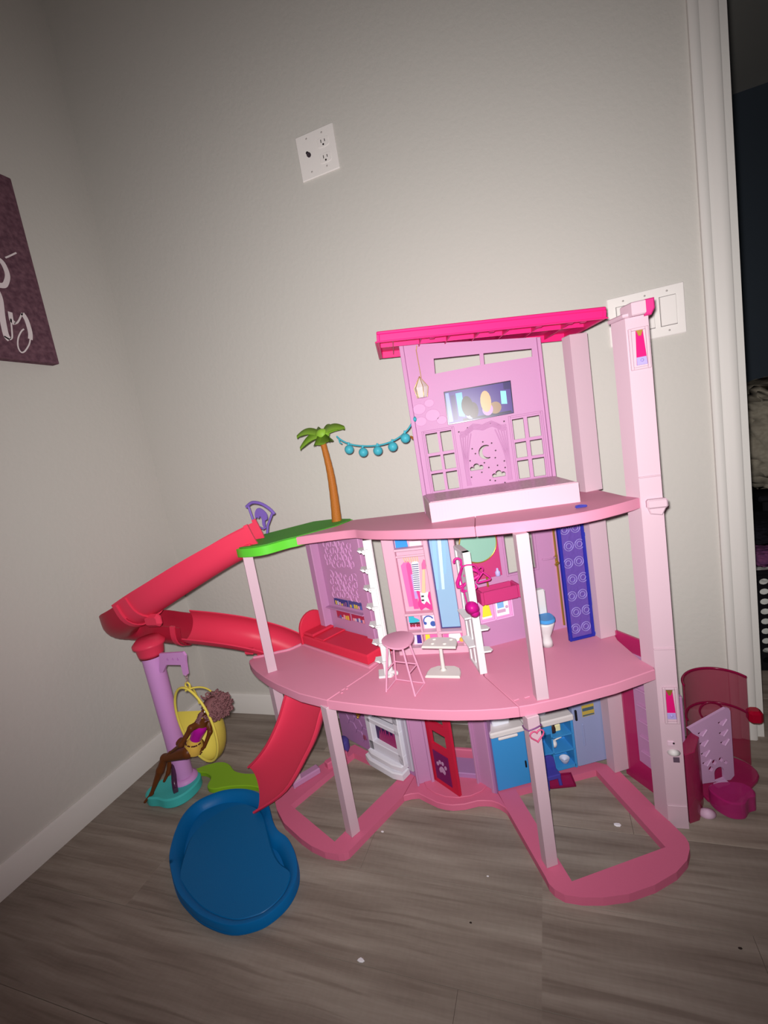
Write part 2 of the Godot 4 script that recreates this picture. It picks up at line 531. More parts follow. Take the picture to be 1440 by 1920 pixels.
func build_dollhouse() -> void:
	var R = thing("dollhouse", Vector3(1.03, 0, 0.3), "tall three storey pink plastic dollhouse with hot pink roof standing open against the wall", "dollhouse")
	var grain = noise_tex(0.06, 31, 256, 2.0)
	var pink = mat("d68aa6", 0.48, {"normal": grain, "nscale": 0.12, "scale": 14.0})
	var base_pink = mat("cf688a", 0.5, {"normal": grain, "nscale": 0.12, "scale": 14.0})
	var pale = mat("c9acba", 0.45, {"normal": grain, "nscale": 0.1, "scale": 14.0})
	var lilac = mat("b884ae", 0.45, {"normal": grain, "nscale": 0.1, "scale": 14.0})
	var lilac_d = mat("a878ac", 0.5)
	var hot = mat("e42678", 0.4)
	var blush = mat("cbaab9", 0.42)
	var white = mat("d9d6d8", 0.45)
	var ivory = mat("d8d2d4", 0.4)
	var green = mat("55a63c", 0.7, {"tex": tone("3f8a2c", "66b84a", 0.12, 5), "scale": 12.0})
	var green_rim = mat("5fc838", 0.4)
	var magenta = mat("d3337f", 0.4)
	var gold = mat("c9a24e", 0.3, {"metal": 0.7})
	var navy = mat("4b3f78", 0.4)
	var black = mat("17151a", 0.5)
	var glassy = mat("c2206a", 0.12, {"alpha": 0.62})
	var blue_t = mat("2a2ea0", 0.15, {"alpha": 0.86})
	var blue_p = mat("6a50a8", 0.2, {"alpha": 0.82, "normal": noise_tex(0.03, 77, 256, 6.0), "nscale": 0.6, "scale": 14.0})
	var red = mat("c4203f", 0.42)
	var sky_blue = mat("3b8ed0", 0.45)
	var fridge_m = mat("8f98c0", 0.45)
	# ---- ground floor base: two open loops and the porch between them
	var Ro = smooth(v2([1.478, 0.456, 1.436, 0.49, 1.388, 0.517, 1.343, 0.532, 1.305, 0.539, 1.275, 0.539]), 1)
	var right_out = v2([1.129, 0.299, 1.158, 0.356, 1.241, 0.508, 1.247, 0.521, 1.257, 0.531, 1.275, 0.539, 1.305, 0.539, 1.343, 0.532, 1.388, 0.517, 1.436, 0.49, 1.479, 0.456, 1.504, 0.426, 1.515, 0.399, 1.517, 0.385, 1.514, 0.371, 1.407, 0.176, 1.36, 0.165, 1.14, 0.275])
	panel("base_frame", right_out, [v2([1.29, 0.509, 1.472, 0.402, 1.362, 0.194, 1.172, 0.288])], 0.018, FLAT, base_pink, R)
	var left_out = v2([0.894, 0.344, 0.816, 0.522, 0.808, 0.529, 0.795, 0.532, 0.76, 0.532, 0.72, 0.522, 0.683, 0.507, 0.615, 0.472, 0.571, 0.435, 0.549, 0.41, 0.541, 0.392, 0.543, 0.372, 0.58, 0.322, 0.65, 0.20, 0.683, 0.165, 0.905, 0.27])
	panel("base_frame", left_out, [v2([0.772, 0.502, 0.602, 0.416, 0.695, 0.203, 0.87, 0.273])], 0.018, FLAT, base_pink, R)
	var porch = v2([0.8945, 0.344, 0.912, 0.335, 0.931, 0.33, 0.956, 0.341, 0.986, 0.353, 1.005, 0.356, 1.025, 0.356, 1.053, 0.349, 1.084, 0.334, 1.10, 0.331, 1.117, 0.33, 1.134, 0.335, 1.151, 0.346, 1.162, 0.362, 1.128, 0.299, 1.14, 0.21, 1.08, 0.185, 0.96, 0.185, 0.905, 0.27])
	obj("porch_base", MB.new().ext(porch, 0.0, 0.018, FLAT, 0.0015), base_pink, R)
	obj("porch_step", MB.new().ext(v2([0.935, 0.29, 0.95, 0.312, 0.975, 0.327, 1.005, 0.335, 1.035, 0.334, 1.065, 0.324, 1.09, 0.305, 1.1, 0.288, 1.08, 0.2, 0.95, 0.2]), 0.018, 0.021, FLAT, 0.001), base_pink, R)
	obj("base_block", MB.new().box(Vector3(0, 0, 0.012), Vector3(0.022, 0.07, 0.024), Transform3D(Basis(Vector3.UP, deg_to_rad(-33)), Vector3(0.658, 0.012, 0.243)) * FLAT, 0.003), base_pink, R)
	obj("base_step", MB.new().box(Vector3(0, 0, 0.012), Vector3(0.026, 0.085, 0.018), Transform3D(Basis(Vector3.UP, deg_to_rad(-35)), Vector3(0.598, 0.015, 0.322)) * FLAT, 0.003), lilac, R)
	# ---- posts
	post("post", Vector2(1.2495, 0.475), 31, 0.0245, 0.021, 0.018, 0.351, pale, R)
	post("post", Vector2(0.806, 0.47), -30, 0.0245, 0.024, 0.018, 0.351, pale, R)
	post("post", Vector2(0.578, 0.345), -30, 0.025, 0.024, 0.0, 0.345, pale, R)
	post("post", Vector2(1.272, 0.451), 20, 0.0235, 0.022, 0.372, 0.705, pale, R)
	post("post", Vector2(0.585, 0.35), -50, 0.022, 0.024, 0.365, 0.692, pale, R)
	for h in [[0.018, 0.35], [0.372, 0.705], [0.725, 1.07]]:
		post("post", Vector2(1.416, 0.178), 30, 0.042, 0.03, h[0], h[1], pale, R)
	# ---- second storey floor in three sections
	var e = 0.0005
	var yb = 0.349; var yt = 0.372
	var sec_l = v2([0.478, 0.305, 0.503, 0.328, 0.534, 0.352, 0.588, 0.387, 0.643, 0.417, 0.728, 0.456, 0.8125, 0.4805, 0.868, 0.36, 0.905, 0.25, 0.868, 0.24, 0.657, 0.135, 0.63, 0.16, 0.592, 0.2, 0.584, 0.219, 0.57, 0.233, 0.539, 0.249, 0.508, 0.268, 0.485, 0.271, 0.472, 0.278, 0.470, 0.292])
	obj("floor_section", MB.new().sag(0.01, 1.28).ext(sec_l, yb, yt, FLAT, 0.0015), pink, R)
	var sec_m = v2([0.8135 + e, 0.4805, 0.872, 0.4895, 0.932, 0.497, 0.992, 0.503, 1.052, 0.5055, 1.106, 0.5045, 1.159, 0.5, 1.196, 0.494, 1.2305, 0.485, 1.15, 0.37, 1.13, 0.215, 0.905, 0.22, 0.869 + e, 0.36])
	obj("floor_section", MB.new().sag(0.01, 1.28).ext(sec_m, yb, yt, FLAT, 0.0015), pink, R)
	var sec_r = v2([1.2315, 0.485, 1.255, 0.477, 1.277, 0.467, 1.317, 0.448, 1.356, 0.426, 1.41, 0.396, 1.46, 0.361, 1.49, 0.34, 1.4905, 0.33, 1.471, 0.298, 1.44, 0.205, 1.435, 0.15, 1.39, 0.11, 1.331, 0.105, 1.131, 0.214, 1.151, 0.37])
	obj("floor_section", MB.new().sag(0.01, 1.28).ext(sec_r, yb, yt, FLAT, 0.0015), pink, R)
	obj("floor_lip", MB.new().sag(0.01, 1.28).tube(spline([Vector3(0.592, 0.374, 0.2), Vector3(0.57, 0.374, 0.233), Vector3(0.539, 0.374, 0.249), Vector3(0.508, 0.374, 0.268), Vector3(0.476, 0.373, 0.279)], 4), 0.0042, 8), pink, R)
	# moulded lines on the floor tops (snap marks beside the posts)
	for s in [[1.225, 0.462, 40], [1.245, 0.452, 35], [0.835, 0.448, -50], [0.84, 0.432, -40]]:
		obj("snap_tab", MB.new().box(Vector3(0, 0, 0.0012), Vector3(0.012, 0.006, 0.0024), Transform3D(Basis(Vector3.UP, deg_to_rad(s[2])), Vector3(s[0], y2(s[0]), s[1])) * FLAT, 0.001), pink, R)
	obj("bed_platform", MB.new().sag(0.01, 1.28).ext(v2([0.592, 0.206, 0.866, 0.346, 0.90, 0.262, 0.86, 0.243, 0.657, 0.145]), 0.372, 0.379, FLAT, 0.0015), pink, R)
	# ---- third storey floor with the lawn
	var f3a = v2([0.7175, 0.318, 0.76, 0.3145, 0.805, 0.3125, 0.85, 0.312, 0.878, 0.316, 0.889, 0.324, 0.9, 0.333, 0.918, 0.345, 0.95, 0.363, 0.985, 0.379, 1.05, 0.405, 1.11, 0.425, 1.15, 0.436, 1.1885, 0.4435, 1.15, 0.15, 1.03, 0.187, 0.826, 0.165, 0.808, 0.166, 0.7925, 0.231])
	obj("floor_section", MB.new().sag(0.022, 1.25).ext(f3a, 0.704, 0.725, FLAT, 0.0012), pink, R)
	var f3b = v2([1.1895, 0.4435, 1.24, 0.4465, 1.286, 0.445, 1.322, 0.439, 1.357, 0.429, 1.387, 0.416, 1.415, 0.399, 1.448, 0.373, 1.478, 0.346, 1.4905, 0.3315, 1.4715, 0.298, 1.44, 0.205, 1.42, 0.15, 1.34, 0.13, 1.151, 0.15])
	obj("floor_section", MB.new().sag(0.022, 1.25).ext(f3b, 0.704, 0.725, FLAT, 0.0012), pink, R)
	var lawn = v2([0.7165, 0.318, 0.7, 0.326, 0.687, 0.34, 0.675, 0.357, 0.662, 0.372, 0.645, 0.38, 0.625, 0.381, 0.595, 0.377, 0.57, 0.369, 0.557, 0.35, 0.55, 0.325, 0.53, 0.27, 0.529, 0.235, 0.541, 0.213, 0.586, 0.165, 0.652, 0.092, 0.73, 0.1, 0.8, 0.14, 0.807, 0.166, 0.7915, 0.231])
	obj("lawn_rim", MB.new().sag(0.022, 1.25).ext(lawn, 0.701, 0.7235, FLAT, 0.001), green_rim, R)
	var tuft = PackedVector2Array()
	for p in lawn: tuft.append(p.lerp(Vector2(0.67, 0.24), 0.03))
	obj("lawn", MB.new().sag(0.022, 1.25).ext(tuft, 0.7235, 0.7265, FLAT, 0.0012), green, R)
	# ---- corner tower column
	var C0 = Vector2(1.492, 0.333); var C1 = Vector2(1.530, 0.331)
	var cx = wallxf(C0, C1)
	var col = v2([1.492, 0.333, 1.530, 0.331, 1.521, 0.288, 1.488, 0.286, 1.4725, 0.302])
	obj("column", MB.new().ext(col, 0.0, 1.058, FLAT, 0.0012), pale, R)
	obj("column_cap", MB.new().ext(v2([1.468, 0.297, 1.488, 0.336, 1.525, 0.336, 1.525, 0.285, 1.488, 0.283]), 1.058, 1.066, FLAT, 0.002).ext(v2([1.488, 0.316, 1.502, 0.345, 1.525, 0.345, 1.525, 0.316]), 1.057, 1.081, FLAT, 0.002), pale, R)
	obj("column_hook", MB.new().ext(v2([0.031, 1.054, 0.042, 1.054, 0.048, 1.064, 0.048, 1.082, 0.031, 1.082]), -0.016, 0.008, cx, 0.002), magenta, R)
	for yy in [0.764, 0.413, 0.056]:
		obj("column_ridge", MB.new().box(Vector3(0.019, yy, 0.001), Vector3(0.038, 0.003, 0.004), cx, 0.001), pale, R)
	for b in [[1.033, 0.971, 0.963, 1.057], [0.323, 0.259, 0.249, 0.33]]:
		var fr = obj("lamp_plaque", MB.new().ring_box(Vector2(0.003 if b[0] > 0.5 else 0.009, b[2]), Vector2(0.036, b[3] - (0.02 if b[0] > 0.5 else 0.0)), 0.005, 0.0, 0.005, cx, 0.001), pale, R)
		obj("lamp_body", MB.new().ext(v2([0.013, b[1], 0.031, b[1], 0.027, b[0], 0.0155, b[0]]), 0.0, 0.0022, cx, 0.0006), mat("d0186f", 0.3), fr)
		obj("lamp_base", MB.new().ext(v2([0.0132, b[1], 0.0308, b[1], 0.0296, b[1] + 0.014, 0.0136, b[1] + 0.014]), 0.0, 0.0028, cx, 0.0005).ball(cx * Vector3(0.022, b[1] + 0.008, 0.003), 0.003), mat("a99ad6", 0.3), fr)
		obj("lamp_tip", MB.new().ext(v2([0.0155, b[0], 0.0275, b[0], 0.0235, b[0] - 0.011, 0.0195, b[0] - 0.011]), 0.0, 0.003, cx, 0.0005), gold, fr)
	obj("column_clip", MB.new().box(Vector3(0.026, 0.712, 0.006), Vector3(0.036, 0.018, 0.014), cx, 0.003).ext(v2([0.01, 0.704, 0.042, 0.704, 0.034, 0.688, 0.014, 0.692]), 0.0, 0.008, cx, 0.002), pale, R)
	obj("column_socket", MB.new().box(Vector3(0.0165, 0.203, 0.0005), Vector3(0.012, 0.011, 0.003), cx, 0.001).ext(disc(Vector2(0.0215, 0.2045), 0.0023, 12), 0.0, 0.003, cx), mat("d9b8cc", 0.4), R)
	obj("socket_hole", MB.new().ext(disc(Vector2(0.0215, 0.2045), 0.002, 12), 0.0025, 0.0034, cx), black, R)
	obj("push_button", MB.new().ball(cx * Vector3(0.0205, 0.182, 0.001), 0.0125, Vector3(1, 0.55, 0.6), 20), ivory, R)
	obj("sensor_window", MB.new().box(Vector3(0.0245, 0.165, 0.0008), Vector3(0.0115, 0.011, 0.0016), cx), mat("5d4a5c", 0.3), R)
	# ---- roof: a shallow tray that slopes down to the right
	var fl = Vector3(1.02, 1.1205, 0.34); var frr = Vector3(1.47, 1.0735, 0.275); var bl = Vector3(0.955, 1.124, 0.13)
	var ux = (frr - fl).normalized()
	var uz = (fl - bl).normalized()
	var rx = Transform3D(Basis(ux, uz, ux.cross(uz).normalized() * -1.0), bl)
	var L = (frr - fl).length(); var Wd = (fl - bl).length()
	if rx.basis.z.y < 0: rx.basis.z = -rx.basis.z
	var shx = (fl - bl).dot(ux)
	var ro = obj("roof", MB.new().box(Vector3(L / 2, Wd / 2, 0.0195), Vector3(L, Wd, 0.007), rx, 0.002), hot, R)
	obj("roof_edge", MB.new().ring_box(Vector2(0, 0), Vector2(L, Wd), 0.006, 0.0, 0.0165, rx, 0.001), hot, ro)
	obj("roof_lip", MB.new().box(Vector3(L / 2, Wd + 0.0015, 0.001), Vector3(L + 0.004, 0.005, 0.003), rx, 0.001).box(Vector3(-0.0015, Wd / 2, 0.001), Vector3(0.005, Wd, 0.003), rx, 0.001), hot, ro)
	var ribs = MB.new()
	for k in 7: ribs.box(Vector3(0.035 + k * L / 7.4, Wd / 2, 0.011), Vector3(0.0025, Wd - 0.012, 0.01), rx)
	for k in [0.12, 0.245, 0.34, 0.40, 0.425]: ribs.box(Vector3(k, Wd - 0.03, 0.009), Vector3(0.012, 0.012, 0.013), rx, 0.001)
	ribs.box(Vector3(L / 2, Wd * 0.55, 0.011), Vector3(L - 0.012, 0.0025, 0.01), rx)
	obj("roof_rib", ribs, hot, ro)
	# ---- top storey back wall with its windows
	var tw = wallxf(Vector2(1.035, 0.205), Vector2(1.343, 0.155))
	var holes = [v2([0.072, 1.085, 0.178, 1.075, 0.177, 1.05, 0.07, 1.05]), v2([0.187, 1.0745, 0.295, 1.064, 0.294, 1.046, 0.186, 1.0495])]
	for x in [[0.025, 0.054], [0.061, 0.0885], [0.232, 0.258], [0.2665, 0.2945]]:
		for y in [[0.865, 0.913], [0.821, 0.858], [0.7705, 0.8145]]: holes.append(rect(x[0], y[0], x[1], y[1]))
	var moon = PackedVector2Array()
	for i in 13:
		var a = deg_to_rad(60 + 240.0 * i / 12); moon.append(Vector2(0.163, 0.847) + Vector2(cos(a), sin(a)) * 0.0175)
	for i in 11:
		var a = deg_to_rad(285 - 210.0 * i / 10); moon.append(Vector2(0.168, 0.847) + Vector2(cos(a), sin(a)) * 0.0135)
	holes.append(moon)
	for c in [Vector2(0.136, 0.813), Vector2(0.186, 0.789)]:
		var cl = PackedVector2Array([c + Vector2(-0.015, -0.006), c + Vector2(0.015, -0.006)])
		for s in [[0.011, 0.0, 0.0055], [0.0, 0.003, 0.0075], [-0.011, -0.001, 0.005]]:
			for i in 6:
				var a = deg_to_rad(10 + 150.0 * i / 5); cl.append(c + Vector2(s[0], s[1]) + Vector2(cos(a), sin(a)) * s[2])
		holes.append(cl)
	for s in [[0.182, 0.913], [0.199, 0.906], [0.214, 0.912], [0.106, 0.905], [0.128, 0.911], [0.159, 0.872], [0.179, 0.866], [0.132, 0.86], [0.138, 0.847], [0.186, 0.847], [0.123, 0.832], [0.156, 0.822], [0.165, 0.809], [0.183, 0.83], [0.186, 0.811], [0.203, 0.819], [0.147, 0.8], [0.121, 0.792], [0.164, 0.778], [0.176, 0.775], [0.203, 0.803], [0.198, 0.767]]:
		var st = PackedVector2Array()
		for i in 10:
			var a = PI / 2 + TAU * i / 10; st.append(Vector2(s[0], s[1]) + Vector2(cos(a), sin(a)) * (0.0028 if i % 2 == 0 else 0.0013))
		holes.append(st)
	panel("wall_panel", v2([0.0, 0.712, 0.313, 0.723, 0.312, 1.086, 0.0, 1.13]), holes, 0.006, tw * Transform3D(Basis(), Vector3(0, 0, -0.006)), lilac, R)
	obj("wall_flange", MB.new().ext(v2([-0.004, 0.71, 0.006, 0.71, 0.006, 1.128, -0.004, 1.13]), -0.012, 0.012, tw, 0.001), lilac, R)
	obj("wall_flange", MB.new().ext(v2([0.307, 0.765, 0.315, 0.765, 0.315, 1.084, 0.307, 1.085]), -0.012, 0.01, tw, 0.001), lilac, R)
	for w in [[0.017, 0.761, 0.0965, 0.921], [0.224, 0.763, 0.3025, 0.922]]:
		obj("window_frame", MB.new().ring_box(Vector2(w[0], w[1]), Vector2(w[2], w[3]), 0.005, 0.0, 0.003, tw, 0.001), lilac, R)
	# wavy relief beside the screen and the curtain relief below it
	var wave = MB.new()
	for c in [[0.02, 0.975, 0.016], [0.046, 0.985, 0.012], [0.02, 0.945, 0.014], [0.05, 0.955, 0.018], [0.07, 0.94, 0.013]]:
		wave.ext(smooth(disc(Vector2(c[0], c[1]), c[2], 8, 0.8), 3), 0.0, 0.0012, tw, 0.0006)
	obj("wave_relief", wave, mat("c48fb9", 0.45), R)
	var cur = MB.new()
	for s in 2:
		for k in 5:
			var pts = []
			for i in 9:
				var t = i / 8.0
				var x = 0.108 + k * 0.0065 * (1.0 - 0.75 * sin(t * PI * 0.62)) + t * 0.002
				pts.append(tw * Vector3(x if s == 0 else 0.325 - x, 0.897 - t * 0.125, 0.0005))
			cur.tube(pts, 0.0016, 6)
	for k in 5:
		var pts = []
		for i in 11:
			var t = i / 10.0
			pts.append(tw * Vector3(lerpf(0.108, 0.218, t), 0.892 + 0.012 * sin(t * PI) + k * 0.003 - 0.004 * sin(t * PI * 5.0), 0.0005))
		cur.tube(pts, 0.0013, 6)
	obj("curtain_relief", cur, lilac, R)
	# the printed screen: a plain stage picture in violet and blue, no figures
	var sc = obj("screen", MB.new().ext(v2([0.083, 0.9255, 0.2385, 0.927, 0.24, 1.0025, 0.084, 1.0045]), 0.0, 0.0025, tw, 0.0004), mat("1c1236", 0.25), R)
	var pr = func(called: String, a: Array, hex: String, z: float) -> void:
		obj(called, MB.new().ext(v2(a), 0.0025, 0.0025 + z, tw), mat(hex, 0.3), sc)
	pr.call("screen_backdrop", [0.0855, 0.928, 0.2365, 0.929, 0.2375, 1.0, 0.0865, 1.002], "46307c", 0.0002)
	pr.call("screen_light", [0.0865, 0.931, 0.097, 0.932, 0.095, 1.0, 0.087, 1.0], "7c8fd8", 0.0004)
	pr.call("screen_light", [0.099, 0.935, 0.109, 0.935, 0.108, 0.993, 0.098, 0.993], "3a2c62", 0.0004)
	pr.call("screen_light", [0.112, 0.942, 0.126, 0.938, 0.126, 0.996, 0.111, 0.996], "5fa3d4", 0.0004)
	pr.call("screen_light", [0.213, 0.953, 0.226, 0.951, 0.2265, 0.981, 0.214, 0.983], "7fc6dd", 0.0004)
	pr.call("screen_light", [0.222, 0.985, 0.2365, 0.983, 0.2365, 1.0, 0.222, 1.0], "2b1c5a", 0.0004)
	pr.call("screen_light", [0.12, 0.929, 0.235, 0.93, 0.232, 0.9345, 0.12, 0.9345], "2a2440", 0.0006)
	for d in [[0.134, 0.962, 0.0135, 1.75, "33232e"], [0.147, 0.95, 0.012, 1.6, "3a2833"], [0.14, 0.945, 0.013, 1.1, "8088c0"], [0.178, 0.965, 0.0125, 2.0, "b89a70"], [0.198, 0.947, 0.014, 1.0, "8a7058"], [0.18, 0.946, 0.0125, 1.15, "a882b8"]]:
		obj("screen_glow", MB.new().ext(disc(Vector2(d[0], d[1]), d[2], 16, d[3]), 0.0026, 0.0032 + 0.0003 * float(d[3]), tw), mat(d[4], 0.3), sc)
	# stage plinth along the top storey
	var pl = obj("plinth", MB.new().ext(v2([1.082, 0.352, 1.387, 0.307, 1.345, 0.158, 1.03, 0.205]), 0.718, 0.766, FLAT, 0.0015), blush, R)
	var fx = wallxf(Vector2(1.082, 0.352), Vector2(1.387, 0.307))
	var ribm = MB.new()
	for k in 30: ribm.box(Vector3(0.012 + k * 0.0068, 0.745, 0.0004), Vector3(0.0022, 0.03, 0.0014), fx)
	obj("plinth_rib", ribm, blush, pl)
	obj("plinth_top", MB.new().ext(v2([1.084, 0.347, 1.382, 0.303, 1.343, 0.163, 1.036, 0.208]), 0.766, 0.7668, FLAT), mat("d8a9bf", 0.35, {"tex": tone("b98aa2", "e6bccf", 0.05, 51), "scale": 9.0}), pl)
	# ---- second storey, left wall with the swirl relief
	var fw = wallxf(Vector2(0.679, 0.16), Vector2(0.868, 0.257))
	obj("wall_panel", MB.new().box(Vector3(0.0875, 0.53, -0.012), Vector3(0.22, 0.33, 0.006), fw), lilac, R)
	obj("wall_flange", MB.new().box(Vector3(-0.014, 0.53, 0.004), Vector3(0.026, 0.33, 0.028), fw, 0.002), lilac, R)
	obj("wall_flange", MB.new().box(Vector3(0.181, 0.53, -0.004), Vector3(0.034, 0.33, 0.012), fw, 0.002), lilac, R)
	var swirl = MB.new()
	for row in 9:
		for k in 6:
			if row == 4: continue
			var c = Vector2(0.032 + k * 0.0215 + (row % 2) * 0.006, 0.508 + row * 0.0187)
			var pts = []
			for i in 11:
				var a = i * 0.55 + row * 0.9 + k * 1.3
				pts.append(fw * Vector3(c.x + cos(a) * (0.003 + i * 0.0008), c.y + sin(a) * (0.004 + i * 0.0011), -0.0085))
			swirl.tube(pts, 0.0018, 5)
	obj("swirl_relief", swirl, mat("c890c0", 0.4), R)
	var sh = obj("wall_shelf", MB.new().box(Vector3(0.08, 0.4655, -0.001), Vector3(0.176, 0.003, 0.016), fw, 0.001), lilac, R)
	for s in [[0.03, 0.475, 0.093, 0.494, "3a3f80"], [0.097, 0.475, 0.158, 0.495, "4a4a88"], [0.031, 0.434, 0.092, 0.458, "a8304e"], [0.1, 0.436, 0.158, 0.459, "a8304e"]]:
		var pm = obj("book_print", MB.new().ext(rect(s[0], s[1], s[2], s[3]), -0.0088, -0.0066, fw, 0.0004), mat(s[4], 0.4), sh)
		var cols = ["c9c2d8", "d8b84a", "5a6ab0", "e7a0b0", "8a5a8a"]
		for k in 6:
			var xx: float = lerpf(s[0] + 0.004, s[2] - 0.004, (k + 0.5) / 6.0)
			obj("book_spine", MB.new().ext(rect(xx - 0.0032, s[1] + 0.001, xx + 0.0032, s[1] + 0.005 + 0.009 * rng.randf()), -0.0066, -0.0062, fw), mat(cols[rng.randi() % 5], 0.4), pm)
	# ---- second storey, wardrobe with printed clothes
	var cw = wallxf(Vector2(0.921, 0.265), Vector2(1.1, 0.251))
	var ward = obj("wardrobe", MB.new().box(Vector3(0.0905, 0.535, -0.016), Vector3(0.183, 0.335, 0.006), cw).box(Vector3(0.0165, 0.535, -0.005), Vector3(0.031, 0.335, 0.018), cw, 0.002).box(Vector3(0.111, 0.535, -0.005), Vector3(0.012, 0.335, 0.018), cw, 0.002).box(Vector3(0.175, 0.535, -0.005), Vector3(0.014, 0.335, 0.018), cw, 0.002).box(Vector3(0.09, 0.376, -0.003), Vector3(0.18, 0.02, 0.022), cw, 0.002), mat("d3a5ba", 0.45), R)
	for s in [[0.068, 0.644, 0.075, 0.006], [0.068, 0.475, 0.075, 0.006], [0.068, 0.4245, 0.08, 0.006], [0.14, 0.4235, 0.06, 0.006]]:
		obj("shelf", MB.new().box(Vector3(s[0], s[1], -0.003), Vector3(s[2], s[3], 0.022), cw, 0.001), mat("d6acbf", 0.45), ward)
	obj("shelf_divider", MB.new().box(Vector3(0.069, 0.449, -0.004), Vector3(0.004, 0.046, 0.018), cw, 0.001).box(Vector3(0.066, 0.404, -0.004), Vector3(0.004, 0.036, 0.018), cw, 0.001), mat("d6acbf", 0.45), ward)
	obj("clothes_rod", MB.new().tube([cw * Vector3(0.032, 0.625, -0.004), cw * Vector3(0.105, 0.625, -0.004)], 0.003), mat("d6acbf", 0.4), ward)
	var print_ = func(called: String, polys: Array, hex: String, z: float) -> void:
		var b = MB.new()
		for p in polys: b.ext(p, -0.0132, -0.0132 + z, cw, 0.0002)
		obj(called, b, mat(hex, 0.45), ward)
	print_.call("clothes_print", [v2([0.038, 0.60, 0.052, 0.612, 0.06, 0.60, 0.061, 0.49, 0.042, 0.49])], "e86fae", 0.001)
	print_.call("clothes_print", [v2([0.052, 0.60, 0.058, 0.61, 0.064, 0.6, 0.068, 0.53, 0.067, 0.483, 0.054, 0.483])], "e2559a", 0.0014)
	print_.call("clothes_print", [v2([0.06, 0.575, 0.068, 0.575, 0.069, 0.51, 0.061, 0.51])], "b79ad6", 0.0016)
	print_.call("dress_print", [v2([0.0665, 0.603, 0.071, 0.608, 0.08, 0.608, 0.0845, 0.603, 0.0785, 0.531, 0.0625, 0.531])], "f1eef4", 0.002)
	var stripes = []
	for k in 13:
		var t = k / 12.0
		var y = lerpf(0.535, 0.6, t)
		stripes.append(rect(lerpf(0.063, 0.0668, t), y - 0.0013, lerpf(0.0782, 0.0838, t), y + 0.0011))
	print_.call("dress_stripe", stripes, "5c5f86", 0.0024)
	var hang = []
	for k in 7: hang.append(v2([0.046 + k * 0.006, 0.624, 0.0475 + k * 0.006, 0.624, 0.052 + k * 0.0055, 0.607, 0.05 + k * 0.0055, 0.607]))
	print_.call("hanger_print", hang, "d8bd8c", 0.0026)
	print_.call("guitar_print", [smooth(v2([0.068, 0.53, 0.076, 0.527, 0.08, 0.516, 0.092, 0.516, 0.098, 0.525, 0.104, 0.523, 0.102, 0.5, 0.105, 0.484, 0.097, 0.478, 0.085, 0.486, 0.072, 0.479, 0.067, 0.495, 0.0705, 0.512]), 3)], "f0428f", 0.0028)
	print_.call("guitar_head", [v2([0.0905, 0.586, 0.101, 0.586, 0.103, 0.606, 0.0985, 0.611, 0.092, 0.6])], "ee6a9e", 0.0028)
	print_.call("guitar_neck", [v2([0.0795, 0.518, 0.0895, 0.518, 0.0985, 0.586, 0.0925, 0.586])], "d9bf9b", 0.0034)
	print_.call("guitar_plate", [v2([0.0765, 0.526, 0.088, 0.524, 0.0985, 0.527, 0.0945, 0.515, 0.0985, 0.493, 0.09, 0.503, 0.083, 0.495, 0.077, 0.5])], "f3f0f2", 0.0037)
	print_.call("guitar_pickup", [rect(0.0785, 0.514, 0.0855, 0.5185), rect(0.0775, 0.5035, 0.0845, 0.508)], "3b3b40", 0.0041)
	print_.call("sweater_print", [v2([0.0335, 0.6475, 0.065, 0.6475, 0.063, 0.668, 0.034, 0.668])], "3b8fdf", 0.003)
	print_.call("sweater_print", [v2([0.069, 0.6475, 0.1, 0.6475, 0.099, 0.66, 0.07, 0.66])], "e9cfe0", 0.003)
	print_.call("cubby_back", [rect(0.034, 0.429, 0.066, 0.471)], "f0a2c6", 0.001)
	print_.call("cubby_back", [rect(0.073, 0.429, 0.103, 0.471), rect(0.04, 0.387, 0.062, 0.42)], "e8dcee", 0.001)
	print_.call("cubby_back", [rect(0.069, 0.387, 0.107, 0.42), rect(0.118, 0.387, 0.167, 0.419)], "ee6fae", 0.001)
	print_.call("skate_boot", [smooth(v2([0.037, 0.47, 0.048, 0.471, 0.0505, 0.461, 0.06, 0.456, 0.063, 0.449, 0.037, 0.447, 0.036, 0.458]), 3)], "3fb4c8", 0.002)
	print_.call("skate_sole", [rect(0.0365, 0.4425, 0.063, 0.447)], "4a2f3a", 0.0024)
	print_.call("skate_wheel", [disc(Vector2(0.04, 0.439), 0.0037, 12), disc(Vector2(0.047, 0.439), 0.0037, 12), disc(Vector2(0.056, 0.439), 0.0037, 12), disc(Vector2(0.062, 0.439), 0.0037, 12)], "9b2f4c", 0.0028)
	var arc = PackedVector2Array()
	for i in 13: arc.append(Vector2(0.087, 0.449) + Vector2(cos(0.5 + i * 0.26), sin(0.5 + i * 0.26)) * 0.0145)
	for i in 13: arc.append(Vector2(0.087, 0.449) + Vector2(cos(3.62 - i * 0.26), sin(3.62 - i * 0.26)) * 0.0115)
	print_.call("headphones_print", [arc, disc(Vector2(0.097, 0.441), 0.0072, 14), disc(Vector2(0.077, 0.443), 0.004, 12)], "3f5ea8", 0.002)
	print_.call("perfume_print", [v2([0.048, 0.39, 0.061, 0.39, 0.061, 0.415, 0.05, 0.418])], "4b2f93", 0.002)
	print_.call("bag_print", [v2([0.071, 0.389, 0.084, 0.389, 0.083, 0.416, 0.072, 0.416])], "e8d63f", 0.002)
	print_.call("bag_print", [disc(Vector2(0.089, 0.397), 0.004, 10), disc(Vector2(0.096, 0.398), 0.004, 10), disc(Vector2(0.163, 0.395), 0.0065, 12)], "d9b34c", 0.002)
	print_.call("hat_print", [disc(Vector2(0.147, 0.405), 0.0155, 16)], "eee6ee", 0.002)
